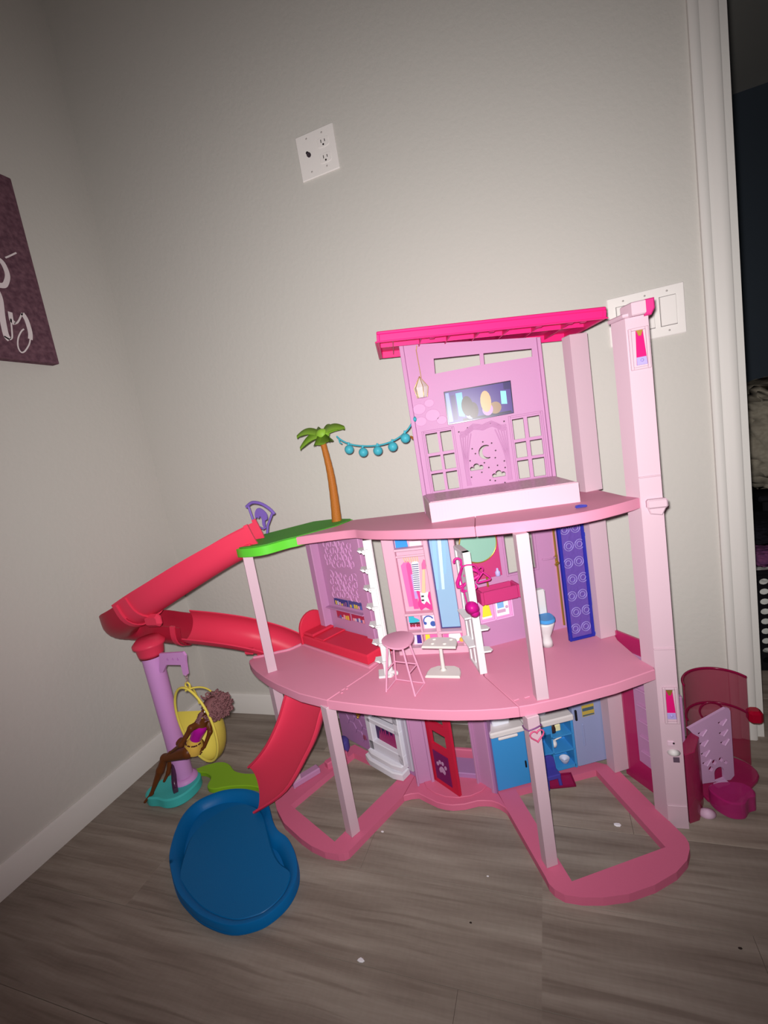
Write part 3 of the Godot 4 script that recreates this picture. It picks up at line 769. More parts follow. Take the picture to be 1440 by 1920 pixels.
	var mir = obj("mirror_frame", MB.new().ring_box(Vector2(0.1165, 0.4275), Vector2(0.168, 0.70), 0.0028, -0.0132, -0.0095, cw, 0.0006), navy, ward)
	obj("mirror_print", MB.new().ext(rect(0.1185, 0.4295, 0.166, 0.70), -0.0132, -0.011, cw), mat("8fb2d0", 0.35), mir)
	for s in [[0.121, 0.56, 0.128, 0.70, "93bfe4"], [0.135, 0.56, 0.142, 0.70, "c0def2"], [0.145, 0.6, 0.154, 0.70, "8fb9e0"]]:
		obj("mirror_streak", MB.new().ext(v2([s[0] - 0.002, s[1] - 0.03, s[0] + 0.005, s[1] - 0.03, s[2] + 0.012, s[3], s[0] + 0.008, s[3]]), -0.011, -0.0107, cw), mat(s[4], 0.25), mir)
	# ---- second storey, bathroom wall
	var bw = wallxf(Vector2(1.144, 0.235), Vector2(1.331, 0.129))
	var bh = [rect(0.078, 0.544, 0.154, 0.68)]
	panel("wall_panel", rect(-0.026, 0.365, 0.235, 0.70), bh, 0.006, bw * Transform3D(Basis(), Vector3(0, 0, -0.006)), lilac, R)
	obj("window_frame", MB.new().ring_box(Vector2(0.073, 0.539), Vector2(0.159, 0.685), 0.005, 0.0, 0.004, bw, 0.001), lilac, R)
	obj("backsplash", MB.new().ext(rect(-0.024, 0.546, 0.062, 0.70), 0.0, 0.002, bw, 0.0005), mat("bb3d74", 0.45), R)
	var mr = obj("round_mirror", MB.new().ext(disc(Vector2(0.011, 0.636), 0.047, 36), 0.002, 0.0035, bw), mat("a8dcc9", 0.12, {"metal": 0.35}), R)
	var rim = []
	for i in 40: rim.append(bw * Vector3(0.011 + cos(TAU * i / 40) * 0.047, 0.636 + sin(TAU * i / 40) * 0.047, 0.003))
	obj("mirror_rim", MB.new().tube(rim, 0.0018, 6, true), gold, mr)
	var sink = obj("sink", MB.new().ring_box(Vector2(-0.014, -0.002), Vector2(0.088, 0.042), 0.008, 0.495, 0.527, bw * Transform3D(Basis(Vector3(1, 0, 0), Vector3(0, 0, 1), Vector3(0, 1, 0)), Vector3.ZERO), 0.002).box(Vector3(0.037, 0.02, 0.506), Vector3(0.09, 0.036, 0.01), bw * Transform3D(Basis(Vector3(1, 0, 0), Vector3(0, 0, 1), Vector3(0, 1, 0)), Vector3.ZERO)), mat("bb3872", 0.42), R)
	obj("faucet", MB.new().tube([bw * Vector3(0.02, 0.526, 0.006), bw * Vector3(0.02, 0.55, 0.006), bw * Vector3(0.022, 0.553, 0.01), bw * Vector3(0.023, 0.548, 0.024)], 0.0025).tube([bw * Vector3(0.014, 0.541, 0.007), bw * Vector3(0.028, 0.541, 0.007)], 0.0018).ball(bw * Vector3(0.017, 0.558, 0.006), 0.003), gold, sink)
	obj("soap_bottle", MB.new().lathe([Vector2(0.0001, 0.546), Vector2(0.006, 0.547), Vector2(0.0065, 0.557), Vector2(0.003, 0.561), Vector2(0.0025, 0.566), Vector2(0.0001, 0.567)], bw * Transform3D(Basis(), Vector3(0.05, 0, 0.004)), 14), mat("b9aee6", 0.35), R)
	var cb = obj("towel_cubby", MB.new().ring_box(Vector2(-0.012, 0.436), Vector2(0.078, 0.492), 0.004, 0.0, 0.006, bw, 0.001).box(Vector3(0.029, 0.463, 0.003), Vector3(0.005, 0.05, 0.006), bw), mat("e0a9d8", 0.4), R)
	obj("cubby_back", MB.new().ext(rect(-0.01, 0.44, 0.076, 0.489), 0.0, 0.001, bw), mat("e79ac8", 0.4), cb)
	obj("cubby_back", MB.new().ext(rect(0.034, 0.444, 0.067, 0.487), 0.0, 0.0018, bw), mat("eef0f6", 0.4), cb)
	obj("towel_print", MB.new().ext(v2([-0.003, 0.45, 0.021, 0.45, 0.017, 0.478, 0.009, 0.484, 0.001, 0.476]), 0.0, 0.003, bw, 0.001), mat("efd93e", 0.5), cb)
	obj("towel_print", MB.new().ext(rect(-0.004, 0.445, 0.022, 0.451), 0.0, 0.003, bw, 0.001), mat("f2eef0", 0.5), cb)
	obj("picture_print", MB.new().ext(rect(0.038, 0.464, 0.055, 0.484), 0.001, 0.0025, bw), mat("7fb4e4", 0.4), cb)
	obj("dish_print", MB.new().ext(rect(0.036, 0.452, 0.058, 0.46), 0.001, 0.003, bw).ext(disc(Vector2(0.062, 0.464), 0.004, 10), 0.001, 0.003, bw), mat("c9a0c0", 0.4), cb)
	obj("towel_bar", MB.new().tube([bw * Vector3(0.172, 0.562, 0.0), bw * Vector3(0.172, 0.562, 0.008), bw * Vector3(0.203, 0.561, 0.008), bw * Vector3(0.203, 0.561, 0.0)], 0.0018), lilac, R)
	obj("door_edge", MB.new().box(Vector3(0.209, 0.54, 0.002), Vector3(0.004, 0.32, 0.004), bw), gold, R)
	obj("door_handle", MB.new().tube([bw * Vector3(0.208, 0.548, 0.003), bw * Vector3(0.208, 0.548, 0.014), bw * Vector3(0.196, 0.546, 0.015)], 0.0025).box(Vector3(0.208, 0.552, 0.003), Vector3(0.008, 0.03, 0.003), bw, 0.001), gold, R)
	# ---- translucent blue shower door
	var dx = wallxf(Vector2(1.335, 0.212), Vector2(1.397, 0.179))
	var dr = obj("shower_door", MB.new().ring_box(Vector2(0.0, 0.373), Vector2(0.065, 0.70), 0.007, -0.005, 0.005, dx, 0.001), blue_t, R)
	obj("door_pane", MB.new().box(Vector3(0.0325, 0.536, 0), Vector3(0.053, 0.315, 0.003), dx), blue_p, dr)
	var rings = MB.new()
	for row in 8:
		for k in 2:
			for rr in [0.0065, 0.0115]:
				var pts = []
				for i in 12: pts.append(dx * Vector3(0.018 + k * 0.027 + (row % 2) * 0.006 + cos(TAU * i / 12) * rr, 0.402 + row * 0.0405 + sin(TAU * i / 12) * rr, 0.002))
				rings.tube(pts, 0.0013, 5, true)
	obj("door_relief", rings, mat("8f80c4", 0.25), dr)
	obj("door_hinge", MB.new().box(Vector3(0.069, 0.535, 0), Vector3(0.008, 0.17, 0.006), dx, 0.001).box(Vector3(0.07, 0.38, 0), Vector3(0.012, 0.008, 0.008), dx, 0.001).box(Vector3(0.069, 0.625, 0), Vector3(0.01, 0.01, 0.008), dx, 0.001), mat("2f46b0", 0.2, {"alpha": 0.9}), dr)
	# ---- ground storey, living room wall and fireplace
	obj("wall_panel", MB.new().box(Vector3(0.1, 0.184, -0.006), Vector3(0.32, 0.33, 0.006), fw), lilac_d, R)
	var hexm = MB.new()
	for c in [[-0.02, 0.1], [0.012, 0.118], [0.012, 0.08], [0.044, 0.1], [0.044, 0.138], [0.076, 0.118], [0.076, 0.08], [0.044, 0.062], [0.09, 0.05]]:
		hexm.ext(disc(Vector2(c[0], c[1]), 0.0195, 6), -0.003, 0.001 + 0.003 * rng.randf(), fw, 0.001)
	obj("hexagon_tile", hexm, lilac_d, R)
	obj("wall_socket", MB.new().box(Vector3(0.067, 0.066, 0.003), Vector3(0.013, 0.015, 0.004), fw, 0.001), mat("8f4a68", 0.4), R)
	obj("wall_ornament", MB.new().ball(fw * Vector3(0.058, 0.139, 0.005), 0.008, Vector3(1, 0.9, 0.6)).tube([fw * Vector3(0.058, 0.144, 0.004), fw * Vector3(0.044, 0.15, 0.004), fw * Vector3(0.036, 0.147, 0.004)], 0.002).ball(fw * Vector3(0.058, 0.131, 0.008), 0.004), gold, R)
	var fp = obj("fireplace", MB.new().box(Vector3(0.116, 0.13, 0.008), Vector3(0.022, 0.15, 0.022), fw, 0.002).box(Vector3(0.2355, 0.13, 0.008), Vector3(0.02, 0.15, 0.022), fw, 0.002).box(Vector3(0.176, 0.072, 0.008), Vector3(0.14, 0.03, 0.022), fw, 0.002).box(Vector3(0.176, 0.151, 0.008), Vector3(0.14, 0.014, 0.022), fw, 0.002).box(Vector3(0.176, 0.21, 0.008), Vector3(0.14, 0.07, 0.022), fw, 0.002), mat("d8d6e2", 0.45), R)
	obj("mantel_side", MB.new().box(Vector3(0.2545, 0.13, 0.0), Vector3(0.017, 0.18, 0.016), fw, 0.002), mat("b9b2c4", 0.45), fp)
	obj("fire_screen", MB.new().box(Vector3(0.178, 0.115, 0.0), Vector3(0.104, 0.064, 0.004), fw), mat("3a1f52", 0.3), fp)
	var fl2 = MB.new()
	for k in 9:
		var x = 0.143 + k * 0.0085
		fl2.ext(v2([x - 0.007, 0.086, x + 0.007, 0.086, x + 0.004, 0.1 + 0.01 * rng.randf(), x, 0.115 + 0.02 * rng.randf(), x - 0.004, 0.1]), 0.002, 0.003 + 0.0003 * k, fw)
	obj("flame_print", fl2, mat("9b3068", 0.4), fp)
	obj("mantel_slot", MB.new().box(Vector3(0.176, 0.1645, 0.004), Vector3(0.09, 0.008, 0.002), fw), mat("3b3447", 0.4), fp)
	obj("hearth", MB.new().ext(v2([0.094, 0.0, 0.24, 0.0, 0.243, 0.03, 0.215, 0.04, 0.12, 0.04, 0.092, 0.03]), 0.018, 0.04, fw * Transform3D(Basis(Vector3(1, 0, 0), Vector3(0, 0, 1), Vector3(0, 1, 0)), Vector3.ZERO), 0.003).ext(v2([0.104, 0.0, 0.24, 0.0, 0.24, 0.026, 0.21, 0.033, 0.125, 0.033, 0.104, 0.026]), 0.04, 0.058, fw * Transform3D(Basis(Vector3(1, 0, 0), Vector3(0, 0, 1), Vector3(0, 1, 0)), Vector3.ZERO), 0.003), mat("dcdae4", 0.45), fp)
	# ---- front porch: angled jambs and the open red door
	for j in [[Vector2(0.921, 0.3035), Vector2(0.962, 0.283)], [Vector2(1.078, 0.274), Vector2(1.124, 0.301)]]:
		var jx = wallxf(j[0], j[1])
		var w: float = j[0].distance_to(j[1])
		obj("door_jamb", MB.new().box(Vector3(w / 2, 0.184, -0.004), Vector3(w, 0.332, 0.006), jx, 0.001).box(Vector3(0.003, 0.184, 0.002), Vector3(0.006, 0.332, 0.01), jx, 0.001).box(Vector3(w - 0.003, 0.184, 0.002), Vector3(0.008, 0.332, 0.01), jx, 0.001), lilac, R)
	obj("jamb_flange", MB.new().ext(v2([1.116, 0.302, 1.128, 0.308, 1.132, 0.296, 1.126, 0.235, 1.118, 0.235]), 0.018, 0.349, FLAT, 0.001), lilac_d, R)
	obj("door_sill", MB.new().box(Vector3(1.035, 0.235, 0.026), Vector3(0.12, 0.06, 0.016), FLAT, 0.002), lilac_d, R)
	obj("back_rail", MB.new().box(Vector3(1.05, 0.19, 0.035), Vector3(0.14, 0.012, 0.03), FLAT, 0.003), base_pink, R)
	var ox = wallxf(Vector2(0.966, 0.279), Vector2(1.043, 0.330))
	var dh = [rect(0.014, 0.135, 0.07, 0.176), rect(0.014, 0.2, 0.07, 0.29)]
	var door = panel("front_door", rect(0.0, 0.022, 0.091, 0.34), dh, 0.008, ox * Transform3D(Basis(), Vector3(0, 0, -0.004)), red, R)
	var od = obj("door_panel", MB.new().ext(rect(0.014, 0.036, 0.07, 0.118), 0.004, 0.0055, ox, 0.0005), mat("6d1858", 0.35), R)
	var paw = MB.new()
	paw.ext(smooth(v2([0.034, 0.062, 0.042, 0.066, 0.05, 0.062, 0.053, 0.07, 0.046, 0.08, 0.038, 0.08, 0.031, 0.07]), 3), 0.0055, 0.0065, ox)
	for c in [[0.028, 0.084], [0.037, 0.092], [0.047, 0.092], [0.056, 0.084]]: paw.ext(disc(Vector2(c[0], c[1]), 0.0042, 12, 1.3), 0.0055, 0.0065, ox)
	obj("paw_print", paw, mat("b98fb4", 0.4), od)
	# ---- kitchen front
	var kw = wallxf(Vector2(1.132, 0.301), Vector2(1.394, 0.167))
	obj("wall_panel", MB.new().box(Vector3(0.15, 0.184, -0.053), Vector3(0.32, 0.33, 0.006), kw), mat("a7d0ea", 0.45), R)
	var cabl = obj("cabinet", MB.new().box(Vector3(0.043, 0.094, -0.024), Vector3(0.086, 0.148, 0.048), kw, 0.002), sky_blue, R)
	obj("counter", MB.new().box(Vector3(0.042, 0.175, -0.022), Vector3(0.09, 0.015, 0.06), kw, 0.003).box(Vector3(0.04, 0.165, 0.008), Vector3(0.05, 0.007, 0.006), kw, 0.002), ivory, cabl)
	obj("kitchen_sink", MB.new().box(Vector3(0.035, 0.193, -0.03), Vector3(0.044, 0.024, 0.03), kw, 0.003), mat("dfe2ee", 0.4), cabl)
	obj("kitchen_tap", MB.new().tube([kw * Vector3(0.068, 0.183, -0.03), kw * Vector3(0.068, 0.2, -0.028), kw * Vector3(0.08, 0.206, -0.022)], 0.004), black, cabl)
	obj("cabinet_handle", MB.new().box(Vector3(0.078, 0.076, 0.001), Vector3(0.004, 0.018, 0.004), kw, 0.001), black, cabl)
	var cabm = obj("shelf_unit", MB.new().box(Vector3(0.15, 0.1, -0.046), Vector3(0.12, 0.16, 0.006), kw).box(Vector3(0.1535, 0.1, -0.022), Vector3(0.004, 0.13, 0.044), kw).box(Vector3(0.209, 0.1, -0.022), Vector3(0.006, 0.14, 0.044), kw).box(Vector3(0.089, 0.1, -0.022), Vector3(0.004, 0.14, 0.044), kw).box(Vector3(0.18, 0.1255, -0.022), Vector3(0.056, 0.004, 0.044), kw).box(Vector3(0.18, 0.0825, -0.022), Vector3(0.056, 0.004, 0.044), kw).box(Vector3(0.18, 0.037, -0.022), Vector3(0.056, 0.008, 0.044), kw).box(Vector3(0.12, 0.085, -0.022), Vector3(0.064, 0.004, 0.044), kw).box(Vector3(0.12, 0.149, -0.022), Vector3(0.064, 0.022, 0.044), kw), sky_blue, R)
	obj("counter", MB.new().box(Vector3(0.15, 0.174, -0.018), Vector3(0.124, 0.016, 0.058), kw, 0.003), ivory, cabm)
	obj("toaster", MB.new().box(Vector3(0.137, 0.192, -0.02), Vector3(0.028, 0.018, 0.02), kw, 0.004), mat("c9cfe4", 0.35), cabm)
	obj("drawer_handle", MB.new().box(Vector3(0.117, 0.153, 0.002), Vector3(0.022, 0.007, 0.005), kw, 0.001), black, cabm)
	obj("coffee_jug", MB.new().lathe([Vector2(0.0001, 0.1275), Vector2(0.008, 0.1275), Vector2(0.009, 0.138), Vector2(0.006, 0.15), Vector2(0.0001, 0.15)], kw * Transform3D(Basis(), Vector3(0.166, 0, -0.02)), 14), mat("3c2a26", 0.3), cabm)
	obj("spice_jar", MB.new().box(Vector3(0.178, 0.138, -0.02), Vector3(0.016, 0.018, 0.012), kw, 0.002).box(Vector3(0.185, 0.152, -0.02), Vector3(0.016, 0.008, 0.01), kw, 0.002), mat("e6dfae", 0.4), cabm)
	obj("kettle", MB.new().ball(kw * Vector3(0.162, 0.1, -0.012), 0.0085, Vector3(0.9, 1.3, 0.9)).tube([kw * Vector3(0.165, 0.11, -0.012), kw * Vector3(0.183, 0.114, -0.012)], 0.002), white, cabm)
	obj("mixing_bowl", MB.new().lathe([Vector2(0.0001, 0.042), Vector2(0.008, 0.043), Vector2(0.013, 0.055), Vector2(0.012, 0.055), Vector2(0.0001, 0.047)], kw * Transform3D(Basis(), Vector3(0.185, 0, -0.012)), 18), mat("cfd4ea", 0.4), cabm)
	var fg = obj("fridge", MB.new().box(Vector3(0.253, 0.19, -0.022), Vector3(0.08, 0.318, 0.048), kw, 0.002).box(Vector3(0.236, 0.115, 0.003), Vector3(0.004, 0.06, 0.003), kw, 0.001), fridge_m, R)
	obj("fridge_handle", MB.new().box(Vector3(0.2205, 0.173, 0.004), Vector3(0.005, 0.028, 0.005), kw, 0.001), black, fg)
	obj("fridge_poster", MB.new().ext(rect(0.238, 0.163, 0.27, 0.193), 0.002, 0.003, kw), mat("b9a14c", 0.4), fg)
	obj("poster_band", MB.new().ext(rect(0.239, 0.178, 0.269, 0.186), 0.003, 0.0034, kw).ext(rect(0.239, 0.1645, 0.269, 0.168), 0.003, 0.0034, kw), mat("4a5f72", 0.4), fg)
	# ---- lift shaft and translucent magenta lift car behind the column
	obj("shaft_wall", MB.new().ext(v2([1.437, 0.172, 1.532, 0.287, 1.5275, 0.2905, 1.433, 0.176]), 0.0, 0.385, FLAT), glassy, R)
	obj("shaft_wall", MB.new().ext(v2([1.425, 0.15, 1.437, 0.17, 1.433, 0.173, 1.42, 0.153]), 0.02, 0.345, FLAT), mat("9c1f60", 0.15, {"alpha": 0.8}), R)
	var lw = wallxf(Vector2(1.437, 0.172), Vector2(1.532, 0.287))
	var rung = MB.new().ext(v2([0.045, 0.065, 0.078, 0.062, 0.112, 0.345, 0.045, 0.345]), 0.001, 0.006, lw, 0.001)
	for k in 6: rung.box(Vector3(0.07, 0.1 + k * 0.04, 0.009), Vector3(0.026, 0.004, 0.008), lw, 0.001)
	obj("shaft_ladder", rung, lilac, R)
	var car = Node3D.new()
	car.name = "lift_car"; R.add_child(car, true)
	car.position = Vector3(1.62, 0, 0.2) - R.position
	var shell = []
	var c0 = Vector2(1.645, 0.165)
	for i in 25: shell.append(c0 + Vector2(cos(deg_to_rad(-28.0 + 0.0 - i * 6.4)), sin(deg_to_rad(-28.0 - i * 6.4))) * Vector2(0.073, 0.078))
	var so = PackedVector2Array(shell)
	for i in 25: so.append(c0 + (shell[24 - i] - c0) * 0.965)
	obj("car_shell", MB.new().ext(so, 0.012, 0.24, FLAT), mat("a8174c", 0.12, {"alpha": 0.42}), car)
	var rimp = []
	for p in shell: rimp.append(Vector3(p.x, 0.24, p.y) + Vector3(c0.x - p.x, 0, c0.y - p.y) * 0.02)
	obj("car_rim", MB.new().tube(rimp, 0.0028, 6), mat("8c0f3f", 0.2, {"alpha": 0.9}), car)
	var mid = []
	for p in shell: mid.append(Vector3(lerpf(p.x, c0.x, 0.05), 0.15, lerpf(p.y, c0.y, 0.05)))
	obj("car_band", MB.new().tube(mid, 0.0025, 6), mat("8c0f3f", 0.2, {"alpha": 0.75}), car)
	var em = []
	for i in 24: em.append(Vector3(1.645 + cos(TAU * i / 24) * 0.026, 0.125 + sin(TAU * i / 24) * 0.026, 0.093))
	obj("car_emblem", MB.new().tube(em, 0.0025, 6, true).ball(Vector3(1.636, 0.108, 0.093), 0.009, Vector3(1, 0.8, 0.3)).ball(Vector3(1.66, 0.11, 0.093), 0.008, Vector3(1, 0.8, 0.3)), mat("8c0f3f", 0.2, {"alpha": 0.6}), car)
	obj("car_stop", MB.new().box(Vector3(1.722, 0.125, 0.14), Vector3(0.028, 0.03, 0.032), FLAT * Transform3D(Basis(), Vector3(0, 0.0, 0.0)), 0.006), mat("a3082a", 0.2, {"alpha": 0.95}), car)
	obj("car_floor", MB.new().ext(smooth(v2([1.572, 0.16, 1.58, 0.24, 1.60, 0.262, 1.632, 0.252, 1.672, 0.215, 1.712, 0.165, 1.70, 0.12, 1.645, 0.095, 1.59, 0.115]), 3), 0.004, 0.014, FLAT, 0.002), mat("b81c64", 0.15, {"alpha": 0.55}), car)
	var tub = MB.new()
	tub.ext(smooth(v2([1.588, 0.255, 1.595, 0.28, 1.615, 0.298, 1.64, 0.296, 1.655, 0.277, 1.67, 0.268, 1.672, 0.248, 1.652, 0.232, 1.61, 0.238]), 4), 0.006, 0.046, FLAT, 0.003)
	obj("car_bumper", tub, mat("c02a7c", 0.12, {"alpha": 0.55}), car)
	obj("car_side", MB.new().ext(v2([1.535, 0.316, 1.556, 0.304, 1.578, 0.252, 1.566, 0.236, 1.532, 0.29]), 0.0, 0.165, FLAT, 0.001), mat("b02c5c", 0.15, {"alpha": 0.65}), car)
	obj("car_post", MB.new().box(Vector3(1.548, 0.215, 0.12), Vector3(0.02, 0.012, 0.24), FLAT, 0.001), lilac, car)
	# pale lilac climbing gate with triangle steps, a paw and an arch
	var gx = wallxf(Vector2(1.566, 0.238), Vector2(1.661, 0.187))
	var gh = []
	for t in [[0.014, 0.152], [0.016, 0.126], [0.018, 0.1], [0.02, 0.076], [0.066, 0.164], [0.067, 0.138], [0.069, 0.114]]:
		gh.append(v2([t[0], t[1] + 0.009, t[0] + 0.019, t[1] + 0.012, t[0] + 0.008, t[1]]))
	for t in [[0.041, 0.064, 0.006], [0.051, 0.078, 0.006], [0.068, 0.08, 0.0055], [0.08, 0.07, 0.0045]]: gh.append(disc(Vector2(t[0], t[1]), t[2], 14, 1.15))
	var arch = v2([0.049, 0.028, 0.074, 0.03])
	for i in 9: arch.append(Vector2(0.0615 + cos(PI * i / 8) * 0.0125, 0.05 + sin(PI * i / 8) * 0.013))
	gh.append(arch)
	var gate = panel("climbing_gate", v2([-0.008, 0.178, 0.088, 0.203, 0.097, 0.2, 0.1, 0.192, 0.1, 0.03, 0.09, 0.022, 0.014, 0.034, 0.012, 0.15]), gh, 0.006, gx * Transform3D(Basis(), Vector3(0, 0, -0.003)), mat("c69ac2", 0.45), R)
	var gm = mat("c9a0c6", 0.45)
	for t in [[0.014, 0.152], [0.016, 0.126], [0.018, 0.1], [0.02, 0.076], [0.066, 0.164], [0.067, 0.138], [0.069, 0.114]]:
		obj("gate_step", MB.new().tube([gx * Vector3(t[0] + 0.011, t[1] - 0.001, 0.004), gx * Vector3(t[0] + 0.023, t[1] + 0.012, 0.004)], 0.0022, 6), gm, gate)
	obj("gate_sill", MB.new().box(Vector3(0.061, 0.024, 0.008), Vector3(0.034, 0.006, 0.014), gx, 0.002), gm, gate)
	obj("ramp_foot", MB.new().ball(Vector3(1.575, 0.006, 0.288), 0.017, Vector3(1.0, 0.6, 0.7), 16), mat("d8b3cf", 0.5), car)

# ------------------------------------------------------------------ slide, pool, swing
func trough(r: float, wall: float, th: float) -> Array:
	var o = []
	o.append(Vector2(r, wall))
	for k in 13:
		var a = -PI * k / 12.0
		o.append(Vector2(cos(a) * r, sin(a) * r))
	o.append(Vector2(-r, wall))
	o.append(Vector2(-r + th, wall))
	for k in 13:
		var a = -PI + PI * k / 12.0
		o.append(Vector2(cos(a) * (r - th), sin(a) * (r - th)))
	o.append(Vector2(r - th, wall))
	return o

func chute(called: String, ctl: Array, n: int, r: float, wall: float, sc0: float, sc1: float, m: Material, root: Node3D, lean := Vector3.ZERO) -> MeshInstance3D:
	var pts = spline(ctl, n)
	var ups = []
	var sc = []
	for k in pts.size():
		ups.append((Vector3.UP + lean).normalized()); sc.append(lerpf(sc0, sc1, float(k) / (pts.size() - 1)))
	return obj(called, MB.new().sweep(pts, ups, trough(r, wall, 0.0035), sc), m, root)

func build_slide() -> void:
	var R = thing("slide", Vector3(0.21, 0, 0.38), "red twisting slide on a lilac pole running from the green lawn to the blue pool", "slide")
	var red = mat("dc3a58", 0.4)
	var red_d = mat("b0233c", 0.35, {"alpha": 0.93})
	var lil = mat("cf93d2", 0.45)
	var teal = mat("45b8b6", 0.5)
	var lime = mat("86b428", 0.5)
	var A = [Vector3(0.597, 0.733, 0.31), Vector3(0.51, 0.704, 0.344), Vector3(0.42, 0.668, 0.37), Vector3(0.30, 0.617, 0.392), Vector3(0.205, 0.575, 0.396)]
	chute("upper_chute", A, 6, 0.049, 0.03, 0.92, 1.06, red, R)
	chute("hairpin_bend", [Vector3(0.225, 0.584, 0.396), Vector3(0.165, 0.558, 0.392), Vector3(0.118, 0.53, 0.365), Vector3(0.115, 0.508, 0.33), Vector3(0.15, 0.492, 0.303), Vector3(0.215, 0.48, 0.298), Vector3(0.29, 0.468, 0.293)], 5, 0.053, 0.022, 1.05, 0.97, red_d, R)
	for f in [[Vector3(0.262, 0.601, 0.395), Vector3(0.25, 0.5955, 0.395), 0.056], [Vector3(0.225, 0.583, 0.396), Vector3(0.212, 0.578, 0.396), 0.058], [Vector3(0.262, 0.474, 0.296), Vector3(0.276, 0.472, 0.295), 0.055]]:
		obj("joint_collar", MB.new().sweep([f[0], f[1]], [Vector3.UP, Vector3.UP], trough(f[2], 0.024, 0.007)), red, R)
	chute("middle_chute", [Vector3(0.268, 0.474, 0.296), Vector3(0.36, 0.455, 0.28), Vector3(0.45, 0.424, 0.252), Vector3(0.525, 0.378, 0.215), Vector3(0.60, 0.33, 0.205), Vector3(0.665, 0.297, 0.25), Vector3(0.69, 0.275, 0.33)], 6, 0.048, 0.014, 1.0, 1.0, red, R, Vector3(0.2, 0, 0.75))
	# open lower trough, lofted between its two rims
	var Lf = spline([Vector3(0.64, 0.335, 0.335), Vector3(0.625, 0.31, 0.365), Vector3(0.587, 0.235, 0.372), Vector3(0.54, 0.166, 0.376), Vector3(0.494, 0.117, 0.376), Vector3(0.455, 0.084, 0.376)], 5)
	var Rt = spline([Vector3(0.785, 0.345, 0.40), Vector3(0.762, 0.31, 0.43), Vector3(0.735, 0.25, 0.44), Vector3(0.70, 0.195, 0.445), Vector3(0.627, 0.10, 0.46), Vector3(0.52, 0.027, 0.463)], 5)
	var ch = MB.new()
	var rows = []
	var nt = 16
	for i in Lf.size():
		var ax = Rt[i] - Lf[i]
		var tg = (Lf[mini(i + 1, Lf.size() - 1)] + Rt[mini(i + 1, Lf.size() - 1)] - Lf[maxi(i - 1, 0)] - Rt[maxi(i - 1, 0)]).normalized()
		var nn = ax.cross(tg).normalized()
		if nn.y < 0: nn = -nn
		var dep = lerpf(0.05, 0.026, float(i) / (Lf.size() - 1))
		var inn = []
		var out = []
		var nr = []
		for k in nt + 1:
			var a = PI * k / nt
			var q = Lf[i] + ax * (0.5 - 0.5 * cos(a)) - nn * (sin(a) * dep)
			var d = (ax.normalized() * cos(a) * dep * 1.0 / 0.08 * 0.5 + nn * sin(a)).normalized()
			inn.append(q); nr.append(d); out.append(q - d * 0.004)
		rows.append([inn, out, nr])
	for i in rows.size() - 1:
		for k in nt:
			ch.q4(rows[i][0][k], rows[i][0][k + 1], rows[i + 1][0][k + 1], rows[i + 1][0][k], rows[i][2][k], rows[i][2][k + 1], rows[i + 1][2][k + 1], rows[i + 1][2][k])
			ch.q4(rows[i][1][k], rows[i][1][k + 1], rows[i + 1][1][k + 1], rows[i + 1][1][k], -rows[i][2][k], -rows[i][2][k + 1], -rows[i + 1][2][k + 1], -rows[i + 1][2][k])
	ch.tube(Lf, 0.0032, 7).tube(Rt, 0.0032, 7)
	obj("lower_chute", ch, red, R)
	obj("end_flange", MB.new().sweep([Vector3(0.6, 0.734, 0.309), Vector3(0.59, 0.731, 0.313)], [Vector3.UP, Vector3.UP], trough(0.049, 0.034, 0.007)), red, R)
	obj("hook_tab", MB.new().box(Vector3(0.597, 0.708, 0.0), Vector3(0.022, 0.016, 0.02), Transform3D(Basis(), Vector3(0, 0, 0.352)), 0.003), red, R)
	obj("clip_tab", MB.new().box(Vector3(0.455, 0.377, 0.262), Vector3(0.03, 0.016, 0.02), Transform3D(), 0.003).box(Vector3(0.485, 0.365, 0.26), Vector3(0.012, 0.016, 0.014), Transform3D(), 0.002), red, R)
	obj("chute_clasp", MB.new().box(Vector3(0.29, 0.545, 0.415), Vector3(0.055, 0.036, 0.02), Transform3D(), 0.008), red, R)
	obj("pole_socket", MB.new().lathe([Vector2(0.0, 0.425), Vector2(0.033, 0.425), Vector2(0.035, 0.435), Vector2(0.038, 0.455), Vector2(0.044, 0.458), Vector2(0.044, 0.466), Vector2(0.03, 0.48), Vector2(0.0, 0.48)], Transform3D(Basis(), Vector3(0.213, 0, 0.382)), 28), red, R)
	obj("pole", MB.new().lathe([Vector2(0.0265, 0.034), Vector2(0.0255, 0.2), Vector2(0.028, 0.43)], Transform3D(Basis(Vector3(1, 0, 0), Vector3(-0.015, 1, 0), Vector3(0, 0, 1)), Vector3(0.219, 0, 0.382)), 28), lil, R)
	var bp = v2([0.255, 0.436, 0.34, 0.44, 0.346, 0.43, 0.341, 0.408, 0.337, 0.374, 0.33, 0.368, 0.322, 0.374, 0.322, 0.402, 0.27, 0.402, 0.25, 0.378, 0.236, 0.378])
	panel("swing_bracket", bp, [v2([0.275, 0.416, 0.283, 0.416, 0.28, 0.424]), v2([0.295, 0.417, 0.303, 0.416, 0.299, 0.424]), v2([0.312, 0.416, 0.32, 0.416, 0.317, 0.425])], 0.007, Transform3D(Basis(), Vector3(0, 0, 0.386)), lil, R)
	var tb = smooth(v2([0.128, 0.425, 0.135, 0.452, 0.16, 0.466, 0.19, 0.463, 0.222, 0.466, 0.25, 0.455, 0.268, 0.43, 0.272, 0.395, 0.262, 0.365, 0.24, 0.348, 0.19, 0.352, 0.15, 0.38]), 3)
	obj("pole_base", MB.new().ext(tb, 0.0, 0.03, FLAT, 0.004), teal, R)
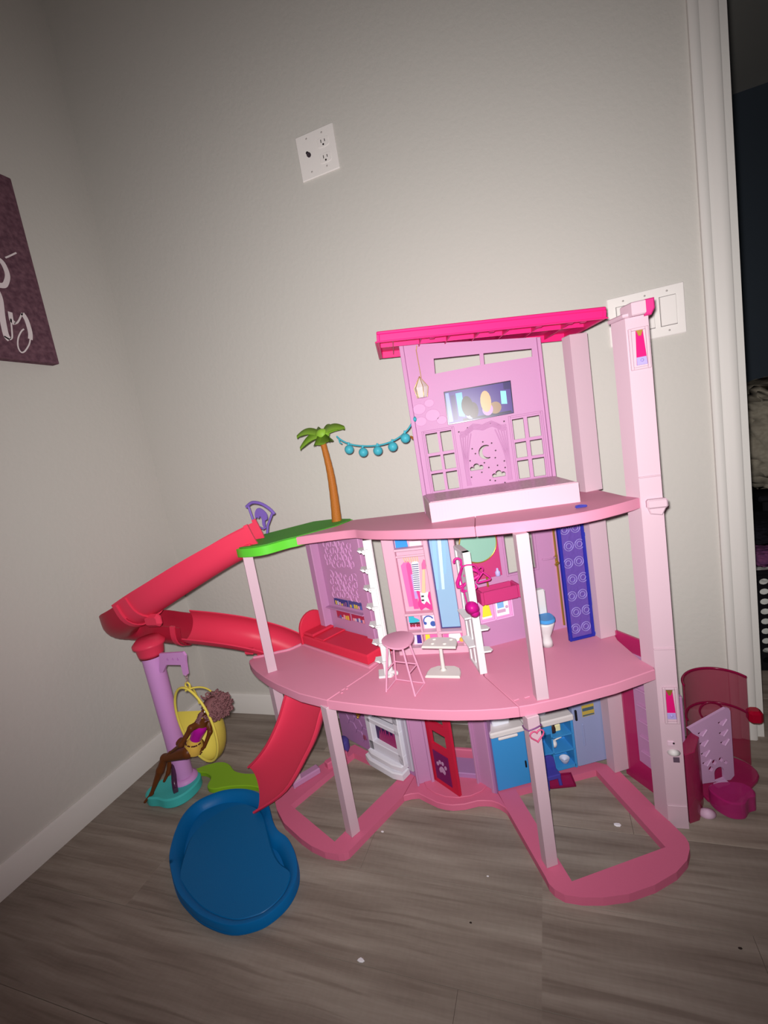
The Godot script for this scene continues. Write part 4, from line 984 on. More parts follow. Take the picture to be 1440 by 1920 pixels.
	obj("pole_flange", MB.new().lathe([Vector2(0.037, 0.029), Vector2(0.037, 0.036), Vector2(0.031, 0.04), Vector2(0.027, 0.044), Vector2(0.0001, 0.044)], Transform3D(Basis(), Vector3(0.219, 0, 0.382)), 26), lil, R)
	obj("ground_link", MB.new().ext(smooth(v2([0.2, 0.335, 0.235, 0.3, 0.275, 0.285, 0.31, 0.293, 0.345, 0.315, 0.39, 0.322, 0.45, 0.315, 0.52, 0.33, 0.565, 0.385, 0.57, 0.42, 0.545, 0.405, 0.5, 0.376, 0.44, 0.366, 0.375, 0.376, 0.33, 0.392, 0.30, 0.385, 0.285, 0.35, 0.25, 0.335]), 3), 0.0, 0.016, FLAT, 0.002), lime, R)
	# ---- pool: kidney-shaped dish
	var P = thing("pool", Vector3(0.55, 0, 0.58), "round deep blue plastic splash pool dish on the floor under the slide mouth", "pool")
	var blue = mat("0464a4", 0.45)
	var outl = smooth(v2([0.397, 0.631, 0.362, 0.593, 0.327, 0.534, 0.312, 0.484, 0.323, 0.439, 0.373, 0.398, 0.441, 0.385, 0.5, 0.398, 0.545, 0.43, 0.58, 0.468, 0.614, 0.497, 0.654, 0.515, 0.697, 0.552, 0.723, 0.588, 0.733, 0.618, 0.732, 0.652, 0.717, 0.684, 0.692, 0.708, 0.644, 0.726, 0.575, 0.722, 0.517, 0.705, 0.461, 0.679]), 4)
	obj("pool_floor", MB.new().ext(outl, 0.001, 0.005, FLAT), blue, P)
	var path = []
	var ups = []
	var oc = PackedVector2Array()
	for p in outl: oc.append(Vector2(0.55, 0.575) + (p - Vector2(0.55, 0.575)) * 0.995)
	outl = oc
	for p in outl: path.append(Vector3(p.x, 0, p.y)); ups.append(Vector3.UP)
	path.append(path[0]); ups.append(Vector3.UP)
	path.append(path[1]); ups.append(Vector3.UP)
	if not Geometry2D.is_polygon_clockwise(outl):
		path.reverse()
	var rim = [Vector2(0.0, 0.0), Vector2(0.0, 0.0215), Vector2(-0.0012, 0.0235), Vector2(-0.008, 0.0238), Vector2(-0.0125, 0.021), Vector2(-0.03, 0.007), Vector2(-0.03, 0.0)]
	obj("pool_rim", MB.new().sweep(path, ups, rim), blue, P)
	var inn = smooth(v2([0.441, 0.649, 0.413, 0.605, 0.388, 0.549, 0.392, 0.499, 0.418, 0.458, 0.458, 0.432, 0.51, 0.437, 0.55, 0.462, 0.588, 0.502, 0.632, 0.548, 0.668, 0.575, 0.708, 0.592, 0.719, 0.63, 0.715, 0.655, 0.702, 0.68, 0.685, 0.694, 0.642, 0.712, 0.577, 0.708, 0.522, 0.692, 0.47, 0.668]), 4)
	obj("pool_step", MB.new().ext(inn, 0.004, 0.019, FLAT, 0.004), mat("0c74b4", 0.4, {"tex": tone("035a94", "0d6aa4", 0.2, 61), "scale": 9.0}), P)
	# ---- hanging egg chair on its chain
	var S = thing("swing_chair", Vector3(0.33, 0.09, 0.392), "yellow egg-shaped hanging chair swinging from the lilac bracket on the slide pole", "swing chair")
	var yel = mat("e2d05c", 0.42)
	var top = Vector3(0.328, 0.338, 0.392)
	for k in 4:
		var c = Vector3(0.333 - 0.0012 * k, 0.377 - 0.008 * k, 0.392)
		var ring = []
		for i in 10:
			var a = TAU * i / 10
			ring.append(c + (Vector3(cos(a) * 0.0032, sin(a) * 0.0055, 0) if k % 2 == 0 else Vector3(0, sin(a) * 0.0055, cos(a) * 0.0032)))
		obj("chain_link", MB.new().tube(ring, 0.0009, 5, true), mat("c9a9ad", 0.3, {"metal": 0.5}), S)
	var eye = []
	for i in 12: eye.append(top + Vector3(cos(TAU * i / 12) * 0.008, 0.002 + sin(TAU * i / 12) * 0.009, 0))
	obj("hook_eye", MB.new().tube(eye, 0.0028, 6, true), yel, S)
	# front hoop: a tall oval whose plane faces the viewer's left
	var hc = Vector3(0.336, 0.228, 0.404)
	var hx = Vector3(0.97, -0.1, 0.14).normalized()
	var hy = Vector3(-0.04, 1, 0.02).normalized()
	var hoop = []
	for i in 40:
		var a = TAU * i / 40
		hoop.append(hc + hx * cos(a) * 0.073 + hy * sin(a) * 0.113)
	obj("hoop", MB.new().tube(hoop, 0.0036, 8, true), yel, S)
	var back = hx.cross(hy).normalized()
	if back.z > 0: back = -back
	var strap = []
	for i in 13:
		var t = i / 12.0
		strap.append(hc + hy * (0.105 - 0.085 * t * t) + (hx * 0.25 + back * 0.97) * 0.075 * sin(t * PI * 0.5))
	obj("strap", MB.new().tube(strap, 0.0026, 6), yel, S)
	var strap2 = []
	for i in 13:
		var t = i / 12.0
		strap2.append(hc + hy * (0.105 - 0.085 * t * t) + (-hx * 0.6 + back * 0.8) * 0.07 * sin(t * PI * 0.5))
	obj("strap", MB.new().tube(strap2, 0.0026, 6), yel, S)
	# scooped seat shell: lower half of a shell behind the hoop
	var sh = MB.new()
	var nu = 18; var nv = 12
	for layer in 2:
		var k = 1.0 if layer == 0 else 0.965
		for i in nu:
			for j in nv:
				var P4 = []
				var N4 = []
				for e in [[i, j], [i + 1, j], [i + 1, j + 1], [i, j + 1]]:
					var a = -PI - 0.2 + (PI + 0.4) * e[0] / nu      # along the hoop, lower half
					var b = PI * 0.5 * e[1] / nv
					var rim_y = sin(a) * cos(b)
					var q = hc + (hx * cos(a) * 0.073 * cos(b) + hy * rim_y * 0.113 + back * sin(b) * 0.07 + hy * sin(b) * (0.0 - 0.035 * cos(b))) * k
					var n = (hx * cos(a) * cos(b) / 0.072 + hy * rim_y / 0.113 + back * sin(b) / 0.088).normalized()
					P4.append(q); N4.append(n if layer == 0 else -n)
				sh.q4(P4[0], P4[1], P4[2], P4[3], N4[0], N4[1], N4[2], N4[3])
	obj("seat_shell", sh, yel, S)

func egg_seat() -> void: pass

# ------------------------------------------------------------------ furniture and toys on the dollhouse floors
func build_toys() -> void:
	var red = mat("d32f4a", 0.45)
	var white = mat("d6d4d7", 0.45)
	var cream = mat("d2cdca", 0.45)
	var pinkm = mat("d695b2", 0.45)
	var mag = mat("bd2280", 0.4)
	# bed
	var B = thing("bed", Vector3(0.75, 0.374, 0.24), "bright red toy bed with rounded headboard on the second floor of the dollhouse", "bed")
	var by = 0.374
	obj("mattress", MB.new().ext(v2([0.603, 0.213, 0.862, 0.339, 0.9, 0.262, 0.642, 0.135]), by, by + 0.027, FLAT, 0.004), red, B)
	obj("pillow", MB.new().ext(v2([0.612, 0.213, 0.655, 0.234, 0.69, 0.163, 0.647, 0.142]), by + 0.027, by + 0.036, FLAT, 0.004), red, B)
	obj("blanket_fold", MB.new().ext(v2([0.662, 0.238, 0.7, 0.256, 0.736, 0.184, 0.697, 0.166]), by + 0.0265, by + 0.031, FLAT, 0.002), red, B)
	var hbx = wallxf(Vector2(0.646, 0.128), Vector2(0.603, 0.216))
	var hb = v2([0.0, 0.374, 0.098, 0.374])
	for i in 13: hb.append(Vector2(0.049 + cos(PI * i / 12) * 0.049, 0.41 + sin(PI * i / 12) * 0.05))
	obj("headboard", MB.new().ext(hb, -0.006, 0.004, hbx, 0.0015), red, B)
	# white cat stair standing by the bed
	var Lr = thing("stair_tower", Vector3(0.922, 0.369, 0.378), "tall narrow white stair tower with small steps between the bed and the wardrobe", "stair")
	var lx = wallxf(Vector2(0.906, 0.383), Vector2(0.94, 0.376))
	var yl = y2(0.92)
	obj("spine", MB.new().ext(v2([0.013, yl, 0.034, yl, 0.037, 0.701, 0.017, 0.701]), -0.008, 0.0, lx, 0.001), white, Lr)
	obj("side_rail", MB.new().ext(v2([0.026, yl, 0.032, yl, 0.036, 0.70, 0.031, 0.70]), -0.002, 0.004, lx, 0.001), white, Lr)
	for k in 7:
		var y = 0.681 - k * 0.0453
		var st = obj("step", MB.new().ext(v2([-0.002 - 0.0008 * k, -0.026, 0.024, -0.03, 0.026, 0.006, 0.014, 0.008]), y - 0.0035, y, lx * Transform3D(Basis(Vector3(1, 0, 0), Vector3(0, 0, 1), Vector3(0, 1, 0)), Vector3.ZERO), 0.0006), white, Lr)
		obj("bracket", MB.new().ext(v2([-0.002 - 0.0008 * k, y - 0.003, 0.018, y - 0.003, 0.018, y - 0.013, 0.012, y - 0.015, 0.008, y - 0.009, 0.004, y - 0.01]), -0.026, -0.009, lx, 0.0005), white, st)
	obj("foot", MB.new().ext(v2([-0.006, -0.03, 0.03, -0.03, 0.036, -0.008, 0.03, 0.006, 0.0, 0.006]), yl, yl + 0.006, lx * Transform3D(Basis(Vector3(1, 0, 0), Vector3(0, 0, 1), Vector3(0, 1, 0)), Vector3.ZERO), 0.001), white, Lr)
	obj("caster", MB.new().ball(lx * Vector3(0.042, yl + 0.01, 0.004), 0.006, Vector3.ONE, 12).box(Vector3(0.036, yl + 0.014, 0.004), Vector3(0.012, 0.006, 0.008), lx, 0.001), white, Lr)
	# clothes rack with shelves
	var Kr = thing("clothes_rack", Vector3(1.135, 0.371, 0.33), "white open clothes rack with side shelves and magenta hangers in front of the bathroom", "rack")
	var kx = wallxf(Vector2(1.109, 0.297), Vector2(1.143, 0.368))
	kx = Transform3D(Basis(kx.basis.x, Vector3.UP, kx.basis.z), kx.origin)
	var yk = 0.3705
	obj("front_post", MB.new().box(Vector3(0.0705, (yk + 0.652) / 2, -0.008), Vector3(0.016, 0.652 - yk, 0.0165), kx, 0.001), white, Kr)
	obj("back_post", MB.new().box(Vector3(0.006, (yk + 0.65) / 2, -0.008), Vector3(0.012, 0.65 - yk, 0.0165), kx, 0.001), white, Kr)
	obj("top_bar", MB.new().box(Vector3(0.038, 0.648, -0.008), Vector3(0.08, 0.008, 0.0165), kx, 0.001), white, Kr)
	obj("back_board", MB.new().box(Vector3(0.038, 0.575, -0.006), Vector3(0.06, 0.145, 0.006), kx).box(Vector3(0.02, 0.436, -0.006), Vector3(0.03, 0.13, 0.006), kx), white, Kr)
	obj("shelf", MB.new().box(Vector3(0.038, 0.501, -0.002), Vector3(0.062, 0.004, 0.034), kx, 0.001), white, Kr)
	obj("shelf", MB.new().box(Vector3(0.038, 0.434, -0.002), Vector3(0.062, 0.004, 0.034), kx, 0.001), white, Kr)
	obj("bottom_bar", MB.new().box(Vector3(0.038, yk + 0.004, -0.008), Vector3(0.08, 0.008, 0.0165), kx, 0.001), white, Kr)
	for y in [0.473, 0.4215]:
		obj("side_peg", MB.new().ext(v2([0.052, -0.004, 0.078, -0.004, 0.082, -0.03, 0.076, -0.036, 0.06, -0.034, 0.052, -0.02]), y - 0.002, y + 0.002, kx * Transform3D(Basis(Vector3(1, 0, 0), Vector3(0, 0, 1), Vector3(0, 1, 0)), Vector3.ZERO), 0.0008), white, Kr)
	# hangers
	var hang_specs = [["larger magenta toy coat hanger hooked on the left side of the white clothes rack", Vector3(1.128, 0.622, 0.338), 1.0, 24.0, Vector3(0, 0, 0)], ["smaller magenta toy hanger hanging just below the larger one on the white rack", Vector3(1.142, 0.592, 0.352), 0.6, 5.0, Vector3(0, 0, 0)], ["magenta toy coat hanger hanging on the right side of the white rack before the sink", Vector3(1.172, 0.6, 0.33), 0.55, 6.0, Vector3(0, 0, 0)]]
	for s in hang_specs:
		var H = thing("coat_hanger", s[1], s[0], "hanger", "magenta hangers on the white rack")
		var hb2 = Basis(Vector3.UP, deg_to_rad(20)) * Basis(Vector3.FORWARD, deg_to_rad(-s[3]))
		var tf = func(x: float, y: float) -> Vector3: return s[1] + hb2 * Vector3(x, y, 0.004) * s[2]
		obj("hanger_frame", MB.new().tube([tf.call(0.0, -0.008), tf.call(-0.03, -0.034), tf.call(-0.033, -0.042), tf.call(-0.028, -0.046), tf.call(0.02, -0.046), tf.call(0.024, -0.042), tf.call(0.021, -0.034)], 0.0042 * s[2], 8, true), mag, H)
		var hk = []
		for i in 10: hk.append(tf.call(-0.004 + cos(-1.2 + i * 0.45) * 0.008, 0.006 + sin(-1.2 + i * 0.45) * 0.009))
		obj("hook", MB.new().tube([tf.call(0, -0.008)] + hk, 0.0028 * s[2], 7), mag, H)
	# round handbag hanging by its strap
	var Hb = thing("handbag", Vector3(1.15, 0.51, 0.375), "round magenta toy handbag hanging by a thin strap from the front of the white rack", "handbag")
	obj("bag_body", MB.new().ball(Vector3(1.147, 0.531, 0.376), 0.0155, Vector3(1.0, 1.0, 0.6), 18).ball(Vector3(1.151, 0.52, 0.375), 0.013, Vector3(0.85, 0.9, 0.6), 16), mat("b8157f", 0.38), Hb)
	obj("bag_strap", MB.new().tube(spline([Vector3(1.138, 0.541, 0.376), Vector3(1.134, 0.575, 0.374), Vector3(1.131, 0.605, 0.372), Vector3(1.138, 0.622, 0.372), Vector3(1.152, 0.626, 0.37), Vector3(1.166, 0.62, 0.366), Vector3(1.17, 0.60, 0.362)], 5), 0.0017, 6), mag, Hb)
	# bar stool
	var yst = y2(0.985)
	var St = thing("bar_stool", Vector3(0.984, yst, 0.425), "pale pink toy bar stool with splayed legs on the front of the second floor", "stool")
	var seatp = MB.new()
	var seat = [[0.0, 0.0]]
	var sb = Basis(Vector3.UP, deg_to_rad(32))
	for i in 28:
		for ring in 5:
			var P4 = []
			var N4 = []
			for e in [[ring, i], [ring + 1, i], [ring + 1, i + 1], [ring, i + 1]]:
				var rr = e[0] / 5.0; var a = TAU * e[1] / 28
				var x = cos(a) * rr; var z = sin(a) * rr
				var dy = 0.006 * x * x * rr - 0.004 * z * z + (0.012 * maxf(0, -z) * maxf(0, -z))
				P4.append(Vector3(0.984, 0.481, 0.423) + sb * Vector3(x * 0.036, dy, z * 0.031))
				N4.append((sb * Vector3(-0.3 * x, 1, 0.2 * z)).normalized())
			seatp.q4(P4[0], P4[1], P4[2], P4[3], N4[0], N4[1], N4[2], N4[3])
			seatp.q4(P4[0] - Vector3(0, 0.004, 0), P4[1] - Vector3(0, 0.004, 0), P4[2] - Vector3(0, 0.004, 0), P4[3] - Vector3(0, 0.004, 0), -N4[0], -N4[1], -N4[2], -N4[3])
			if ring == 4:
				var n0 = (P4[1] - P4[0]).normalized()
				seatp.q4(P4[1], P4[2], P4[2] - Vector3(0, 0.004, 0), P4[1] - Vector3(0, 0.004, 0), n0, n0, n0, n0)
	obj("seat", seatp, pinkm, St)
	var feet = [Vector3(0.944, yst, 0.444), Vector3(1.015, yst, 0.458), Vector3(1.023, yst, 0.407), Vector3(0.951, yst, 0.393)]
	var tops = [Vector3(0.962, 0.477, 0.435), Vector3(0.998, 0.477, 0.442), Vector3(1.004, 0.477, 0.414), Vector3(0.966, 0.477, 0.407)]
	for i in 4: obj("leg", MB.new().tube([tops[i], feet[i] + Vector3(0, 0.001, 0)], 0.0025, 6), pinkm, St)
	for i in 4:
		var j = (i + 1) % 4
		if i == 0: continue
		var t = 0.54
		obj("foot_rail", MB.new().tube([tops[i].lerp(feet[i], t), tops[j].lerp(feet[j], t)], 0.0018, 6), pinkm, St)
		if i != 2: obj("floor_rail", MB.new().tube([feet[i] + Vector3(0, 0.002, 0), feet[j] + Vector3(0, 0.002, 0)], 0.0018, 6), pinkm, St)
	obj("floor_rail", MB.new().tube([feet[2] + Vector3(0, 0.002, 0), feet[3] + Vector3(0, 0.002, 0)], 0.0018, 6), pinkm, St)
	# side table
	var yt2 = y2(1.06)
	var Ta = thing("side_table", Vector3(1.058, yt2, 0.36), "white toy pedestal table with four cup knobs between the pink stool and the rack", "table")
	obj("base", MB.new().ext(v2([1.02, 0.386, 1.1, 0.386, 1.099, 0.366, 1.094, 0.348, 1.08, 0.338, 1.04, 0.338, 1.024, 0.35, 1.02, 0.366]), yt2, yt2 + 0.007, FLAT, 0.002), cream, Ta)
	obj("pedestal", MB.new().tube([Vector3(1.057, yt2 + 0.006, 0.358), Vector3(1.059, 0.4425, 0.36)], [0.005, 0.004], 10).ball(Vector3(1.057, yt2 + 0.007, 0.358), 0.008, Vector3(1, 0.6, 1), 12), cream, Ta)
	obj("table_top", MB.new().ext(v2([1.022, 0.384, 1.101, 0.387, 1.1, 0.364, 1.094, 0.345, 1.08, 0.338, 1.04, 0.336, 1.027, 0.344, 1.021, 0.36]), 0.4415, 0.4475, FLAT, 0.0015), cream, Ta)
	for k in [[1.044, 0.349], [1.084, 0.351], [1.045, 0.371], [1.073, 0.372]]:
		obj("cup_knob", MB.new().lathe([Vector2(0.0045, 0.4474), Vector2(0.0042, 0.4496), Vector2(0.003, 0.4502), Vector2(0.0001, 0.4502)], Transform3D(Basis(), Vector3(k[0], 0, k[1])), 14), cream, Ta)
	# toilet
	var yto = 0.372
	var To = thing("toilet", Vector3(1.284, yto, 0.228), "white toy toilet with a blue lid in the dollhouse bathroom behind the front post", "toilet")
	var tx = Transform3D(Basis(Vector3.UP, deg_to_rad(30)), Vector3(1.284, 0, 0.228))
	obj("pedestal", MB.new().lathe([Vector2(0.0001, yto), Vector2(0.015, yto), Vector2(0.0135, yto + 0.012), Vector2(0.011, yto + 0.024), Vector2(0.017, yto + 0.038), Vector2(0.023, yto + 0.055), Vector2(0.0235, yto + 0.062), Vector2(0.0001, yto + 0.062)], tx * Transform3D(Basis.from_scale(Vector3(0.95, 1, 1.05)), Vector3.ZERO), 24), white, To)
	obj("lid", MB.new().ext(smooth(v2([-0.021, -0.018, 0.021, -0.018, 0.024, 0.005, 0.014, 0.025, 0.0, 0.03, -0.014, 0.025, -0.024, 0.005]), 4), 0.4345, 0.444, tx * FLAT, 0.003), mat("4a96d8", 0.35), To)
	obj("tank", MB.new().box(Vector3(0, 0.463, -0.03), Vector3(0.046, 0.078, 0.022), tx, 0.004), white, To)
	# palm tree on the lawn
	var Pt = thing("palm_tree", Vector3(0.756, 0.715, 0.152), "toy palm tree with brown leaning trunk and green fronds at the back of the lawn", "palm tree")
	var bark = mat("b06a2a", 0.55, {"tex": tone("96541d", "c07a36", 0.03, 71), "s3": Vector3(30, 60, 30)})
	var tp = spline([Vector3(0.756, 0.713, 0.152), Vector3(0.761, 0.772, 0.152), Vector3(0.764, 0.84, 0.152), Vector3(0.762, 0.893, 0.152), Vector3(0.757, 0.95, 0.152)], 5)
	var rr2 = []
	for i in tp.size():
		var t = i / float(tp.size() - 1)
		rr2.append(lerpf(0.0145, 0.0075, pow(t, 0.8)) + (0.0005 if i % 2 == 0 else 0.0))
	obj("trunk", MB.new().tube(tp, rr2, 14), bark, Pt)
	var fro = mat("86b03a", 0.5)
	var hub = Vector3(0.762, 0.962, 0.152)
	for f in [[Vector3(-0.08, -0.012, 0.0), 0.03, 0.02], [Vector3(-0.065, -0.045, 0.022), 0.028, 0.024], [Vector3(-0.012, -0.032, 0.03), 0.012, 0.032], [Vector3(0.068, -0.008, 0.0), 0.026, 0.022], [Vector3(0.028, -0.028, 0.024), 0.01, 0.026], [Vector3(0.01, 0.0, -0.06), 0.025, 0.022], [Vector3(-0.04, 0.0, -0.05), 0.022, 0.02], [Vector3(0.05, -0.005, -0.04), 0.02, 0.02]]:
		var d = f[0]
		var side = Vector3(d.x, 0, d.z).normalized().cross(Vector3.UP)
		var bl = MB.new()
		var rows = []
		for i in 11:
			var t = i / 10.0
			var c = hub + d * t + Vector3(0, f[1] * sin(t * PI * 0.75) * (1.0 - 0.3 * t), 0)
			var w = f[2] * pow(sin(PI * clampf(t * 0.86 + 0.13, 0, 1)), 0.7) * 0.8
			rows.append([c + Vector3(0, 0.005, 0), c + side * w + Vector3(0, -w * 0.8, 0), c - side * w + Vector3(0, -w * 0.8, 0), c - Vector3(0, 0.005, 0)])
		for i in 10:
			for q in [[0, 1, 1], [0, 2, -1], [3, 1, 1], [3, 2, -1]]:
				var up = Vector3.UP if q[0] == 0 else Vector3.DOWN
				var n = (up + side * q[2] * 0.9).normalized()
				var nm = (up + side * q[2] * 0.12).normalized()
				bl.q4(rows[i][q[0]], rows[i][q[1]], rows[i + 1][q[1]], rows[i + 1][q[0]], nm, n, n, nm)
		obj("frond", bl, fro, Pt)
	obj("crown", MB.new().ball(hub + Vector3(0, -0.002, 0.0), 0.02, Vector3(1, 0.8, 1), 16), fro, Pt)
	# string lights between the palm and the upper wall
	var Sl = thing("string_lights", Vector3(0.91, 0.88, 0.17), "turquoise toy garland of five round lanterns hung between the palm tree and the top wall", "garland")
	var tq = mat("44a5b8", 0.4)
	var wire = spline([Vector3(0.806, 0.948, 0.16), Vector3(0.822, 0.933, 0.162), Vector3(0.851, 0.918, 0.165), Vector3(0.895, 0.908, 0.168), Vector3(0.939, 0.906, 0.172), Vector3(0.979, 0.914, 0.178), Vector3(1.013, 0.931, 0.188), Vector3(1.034, 0.95, 0.198), Vector3(1.043, 0.954, 0.208)], 5)
	obj("wire", MB.new().tube(wire, 0.0022, 7).tube([Vector3(0.812, 0.944, 0.163), Vector3(0.816, 0.93, 0.168), Vector3(0.822, 0.926, 0.17)], 0.002, 6), tq, Sl)
	obj("end_clip", MB.new().ball(Vector3(1.043, 0.953, 0.214), 0.006, Vector3(0.8, 1.1, 0.6), 12), tq, Sl)
	for g in [Vector3(0.838, 0.9075, 0.165), Vector3(0.878, 0.894, 0.168), Vector3(0.92, 0.892, 0.17), Vector3(0.964, 0.896, 0.175), Vector3(1.004, 0.912, 0.186)]:
		obj("lantern", MB.new().ball(g, 0.0125, Vector3.ONE, 20).tube([g + Vector3(0, 0.012, 0), g + Vector3(0.002, 0.019, 0)], 0.003, 7), tq, Sl)
	obj("spare_clip", MB.new().tube([Vector3(1.018, 0.914, 0.186), Vector3(1.034, 0.907, 0.196)], 0.0022, 6).tube([Vector3(1.02, 0.91, 0.186), Vector3(1.034, 0.901, 0.196)], 0.0018, 6), mat("a8662c", 0.5), Sl)
	# small fan-shaped purple balustrade on the lawn
	var Fb = thing("fan_balustrade", Vector3(0.545, 0.71, 0.205), "small purple fan-shaped balustrade panel with a cut-out emblem behind the slide top", "balustrade")
	var pur = mat("7d62b8", 0.42)
	var z = 0.205
	obj("side_bar", MB.new().tube([Vector3(0.524, 0.708, z), Vector3(0.521, 0.74, z), Vector3(0.513, 0.795, z)], 0.0036, 7), pur, Fb)
	obj("side_bar", MB.new().tube([Vector3(0.556, 0.709, z), Vector3(0.565, 0.735, z), Vector3(0.588, 0.768, z)], 0.0036, 7), pur, Fb)
	obj("top_rail", MB.new().tube(spline([Vector3(0.506, 0.795, z), Vector3(0.528, 0.805, z), Vector3(0.556, 0.799, z), Vector3(0.58, 0.782, z), Vector3(0.594, 0.764, z)], 5), 0.0046, 8), pur, Fb)
	obj("emblem", MB.new().ext(smooth(v2([0.529, 0.757, 0.531, 0.775, 0.543, 0.787, 0.557, 0.782, 0.568, 0.768, 0.567, 0.752, 0.558, 0.748, 0.556, 0.735, 0.552, 0.726, 0.548, 0.738, 0.55, 0.752, 0.546, 0.764, 0.54, 0.757, 0.534, 0.762]), 3), -0.002, 0.002, Transform3D(Basis(), Vector3(0, 0, z))), pur, Fb)
	obj("cross_bar", MB.new().tube([Vector3(0.524, 0.727, z), Vector3(0.538, 0.731, z), Vector3(0.548, 0.725, z), Vector3(0.558, 0.729, z)], 0.0026, 6), pur, Fb)
	# faceted pendant lamp below the roof
	var Pl = thing("pendant_lamp", Vector3(1.074, 1.0, 0.222), "small faceted clear pendant lamp hanging on a gold chain left of the screen", "lamp")
	obj("chain", MB.new().tube([Vector3(1.077, 1.118, 0.222), Vector3(1.074, 1.108, 0.222), Vector3(1.076, 1.045, 0.222)], 0.0009, 6), mat("c7a25c", 0.3, {"metal": 0.6}), Pl)
	var cr = MB.new()
	for pr in [[0.0001, 1.048, 0.017, 1.022], [0.017, 1.022, 0.012, 0.999], [0.012, 0.999, 0.0001, 0.998]]:
		for k in 6:
			var a0 = TAU * k / 6; var a1 = TAU * (k + 1) / 6
			var q = []
			for e in [[pr[0], pr[1], a0], [pr[0], pr[1], a1], [pr[2], pr[3], a1], [pr[2], pr[3], a0]]:
				q.append(Vector3(1.0725 + cos(e[2]) * e[0], e[1], 0.224 + sin(e[2]) * e[0]))
			var n = (q[2] - q[0]).cross(q[3] - q[1]).normalized()
			if n.dot(q[0] + q[2] - Vector3(2.145, 2.04, 0.448)) < 0: n = -n
			cr.q4(q[0], q[1], q[2], q[3], n, n, n, n)
	obj("crystal", cr, mat("efe6e6", 0.08, {"alpha": 0.55}), Pl)
	var cage = MB.new()
	for k in 6:
		var a = TAU * k / 6
		cage.tube([Vector3(1.0725, 1.048, 0.224), Vector3(1.0725 + cos(a) * 0.0172, 1.022, 0.224 + sin(a) * 0.0172), Vector3(1.0725 + cos(a) * 0.0122, 0.999, 0.224 + sin(a) * 0.0122)], 0.0008, 5)
	obj("cage", cage, mat("c7a25c", 0.3, {"metal": 0.6}), Pl)
	# navy hair clip left on the top floor
	tag(obj("hair_clip", MB.new().box(Vector3(0, 0, 0.0025), Vector3(0.022, 0.008, 0.004), Transform3D(Basis(Vector3.UP, deg_to_rad(12)), Vector3(1.384, 0.725, 0.372)) * FLAT, 0.0015).tube([Vector3(1.374, 0.729, 0.37), Vector3(1.384, 0.731, 0.373), Vector3(1.394, 0.729, 0.372)], 0.001, 5), mat("3a3a9a", 0.35)), "tiny navy blue clip lying on the top floor in front of the plinth", "hair clip")
	# pink heart band around the right front post
	var Nb = thing("heart_band", Vector3(1.2495, 0.325, 0.475), "thin pink band with an open heart charm wrapped around the right front post", "bracelet")
	var rg = []
	var pb = Basis(Vector3.UP, deg_to_rad(31))
	for c in [[-0.014, -0.012], [0.0, -0.0135], [0.014, -0.012], [0.0155, 0.0], [0.014, 0.013], [0.0, 0.0145], [-0.014, 0.013], [-0.0155, 0.0]]:
		rg.append(Vector3(1.2495, 0.326 + c[0] * 0.15 + c[1] * 0.2, 0.475) + pb * Vector3(c[0], 0, c[1]))
	obj("band", MB.new().tube(rg, 0.0014, 6, true), mat("7a4a80", 0.4), Nb)
	var ht = []
	for i in 20:
		var a = TAU * i / 20
		ht.append(Vector3(1.2495, 0.314, 0.475) + pb * Vector3(0.0145 * pow(sin(a), 3) + 0.001, (13 * cos(a) - 5 * cos(2 * a) - 2 * cos(3 * a) - cos(4 * a)) * 0.00085, 0.0155))
	obj("heart", MB.new().tube(ht, 0.0016, 6, true), mat("c9527c", 0.4), Nb)
	# violet chair and magenta tray at the kitchen
	var Vc = thing("violet_chair", Vector3(1.262, 0.018, 0.255), "translucent violet toy chair standing before the blue kitchen shelves behind the post", "chair")
	var kw = wallxf(Vector2(1.132, 0.301), Vector2(1.394, 0.167))
	var vio = mat("4a45a8", 0.2, {"alpha": 0.85})
	obj("backrest", MB.new().ext(smooth(v2([0.112, 0.03, 0.148, 0.03, 0.15, 0.07, 0.144, 0.084, 0.128, 0.086, 0.114, 0.08]), 3), 0.001, 0.008, kw, 0.001), vio, Vc)
	obj("seat", MB.new().box(Vector3(0.131, 0.05, 0.02), Vector3(0.036, 0.012, 0.034), kw, 0.002), vio, Vc)
	for s in [[0.117, 0.008], [0.145, 0.008], [0.117, 0.03], [0.145, 0.03]]: obj("leg", MB.new().tube([kw * Vector3(s[0], 0.05, s[1]), kw * Vector3(s[0] + (0.003 if s[0] > 0.13 else -0.003), 0.0185, s[1] + 0.002)], 0.0045, 8), vio, Vc)
	var Tr = thing("magenta_tray", kw * Vector3(0.14, 0.018, 0.058), "translucent magenta toy tray lying tilted on the base edge before the kitchen", "tray")
	var tm = Transform3D(Basis(Vector3.UP, deg_to_rad(15)) * Basis(Vector3.RIGHT, deg_to_rad(8)), Vector3(1.277, 0.0205, 0.25)) * FLAT
	obj("tray_base", MB.new().box(Vector3(0, 0, 0.002), Vector3(0.062, 0.036, 0.003), tm, 0.001), mat("a01f55", 0.15, {"alpha": 0.7}), Tr)
	obj("tray_rim", MB.new().ring_box(Vector2(-0.032, -0.019), Vector2(0.032, 0.019), 0.003, 0.001, 0.008, tm, 0.001), mat("8a1647", 0.15, {"alpha": 0.8}), Tr)
	# small dark violet pouf at the left of the base
	var Po = thing("pouf", Vector3(0.652, 0.018, 0.186), "small dark violet round pouf in the left room behind the front left post", "pouf")
	obj("cushion", MB.new().lathe([Vector2(0.0001, 0.02), Vector2(0.019, 0.02), Vector2(0.022, 0.026), Vector2(0.022, 0.05), Vector2(0.018, 0.056), Vector2(0.0001, 0.058)], Transform3D(Basis(), Vector3(0.658, 0, 0.196)), 22), mat("4f4590", 0.5), Po)
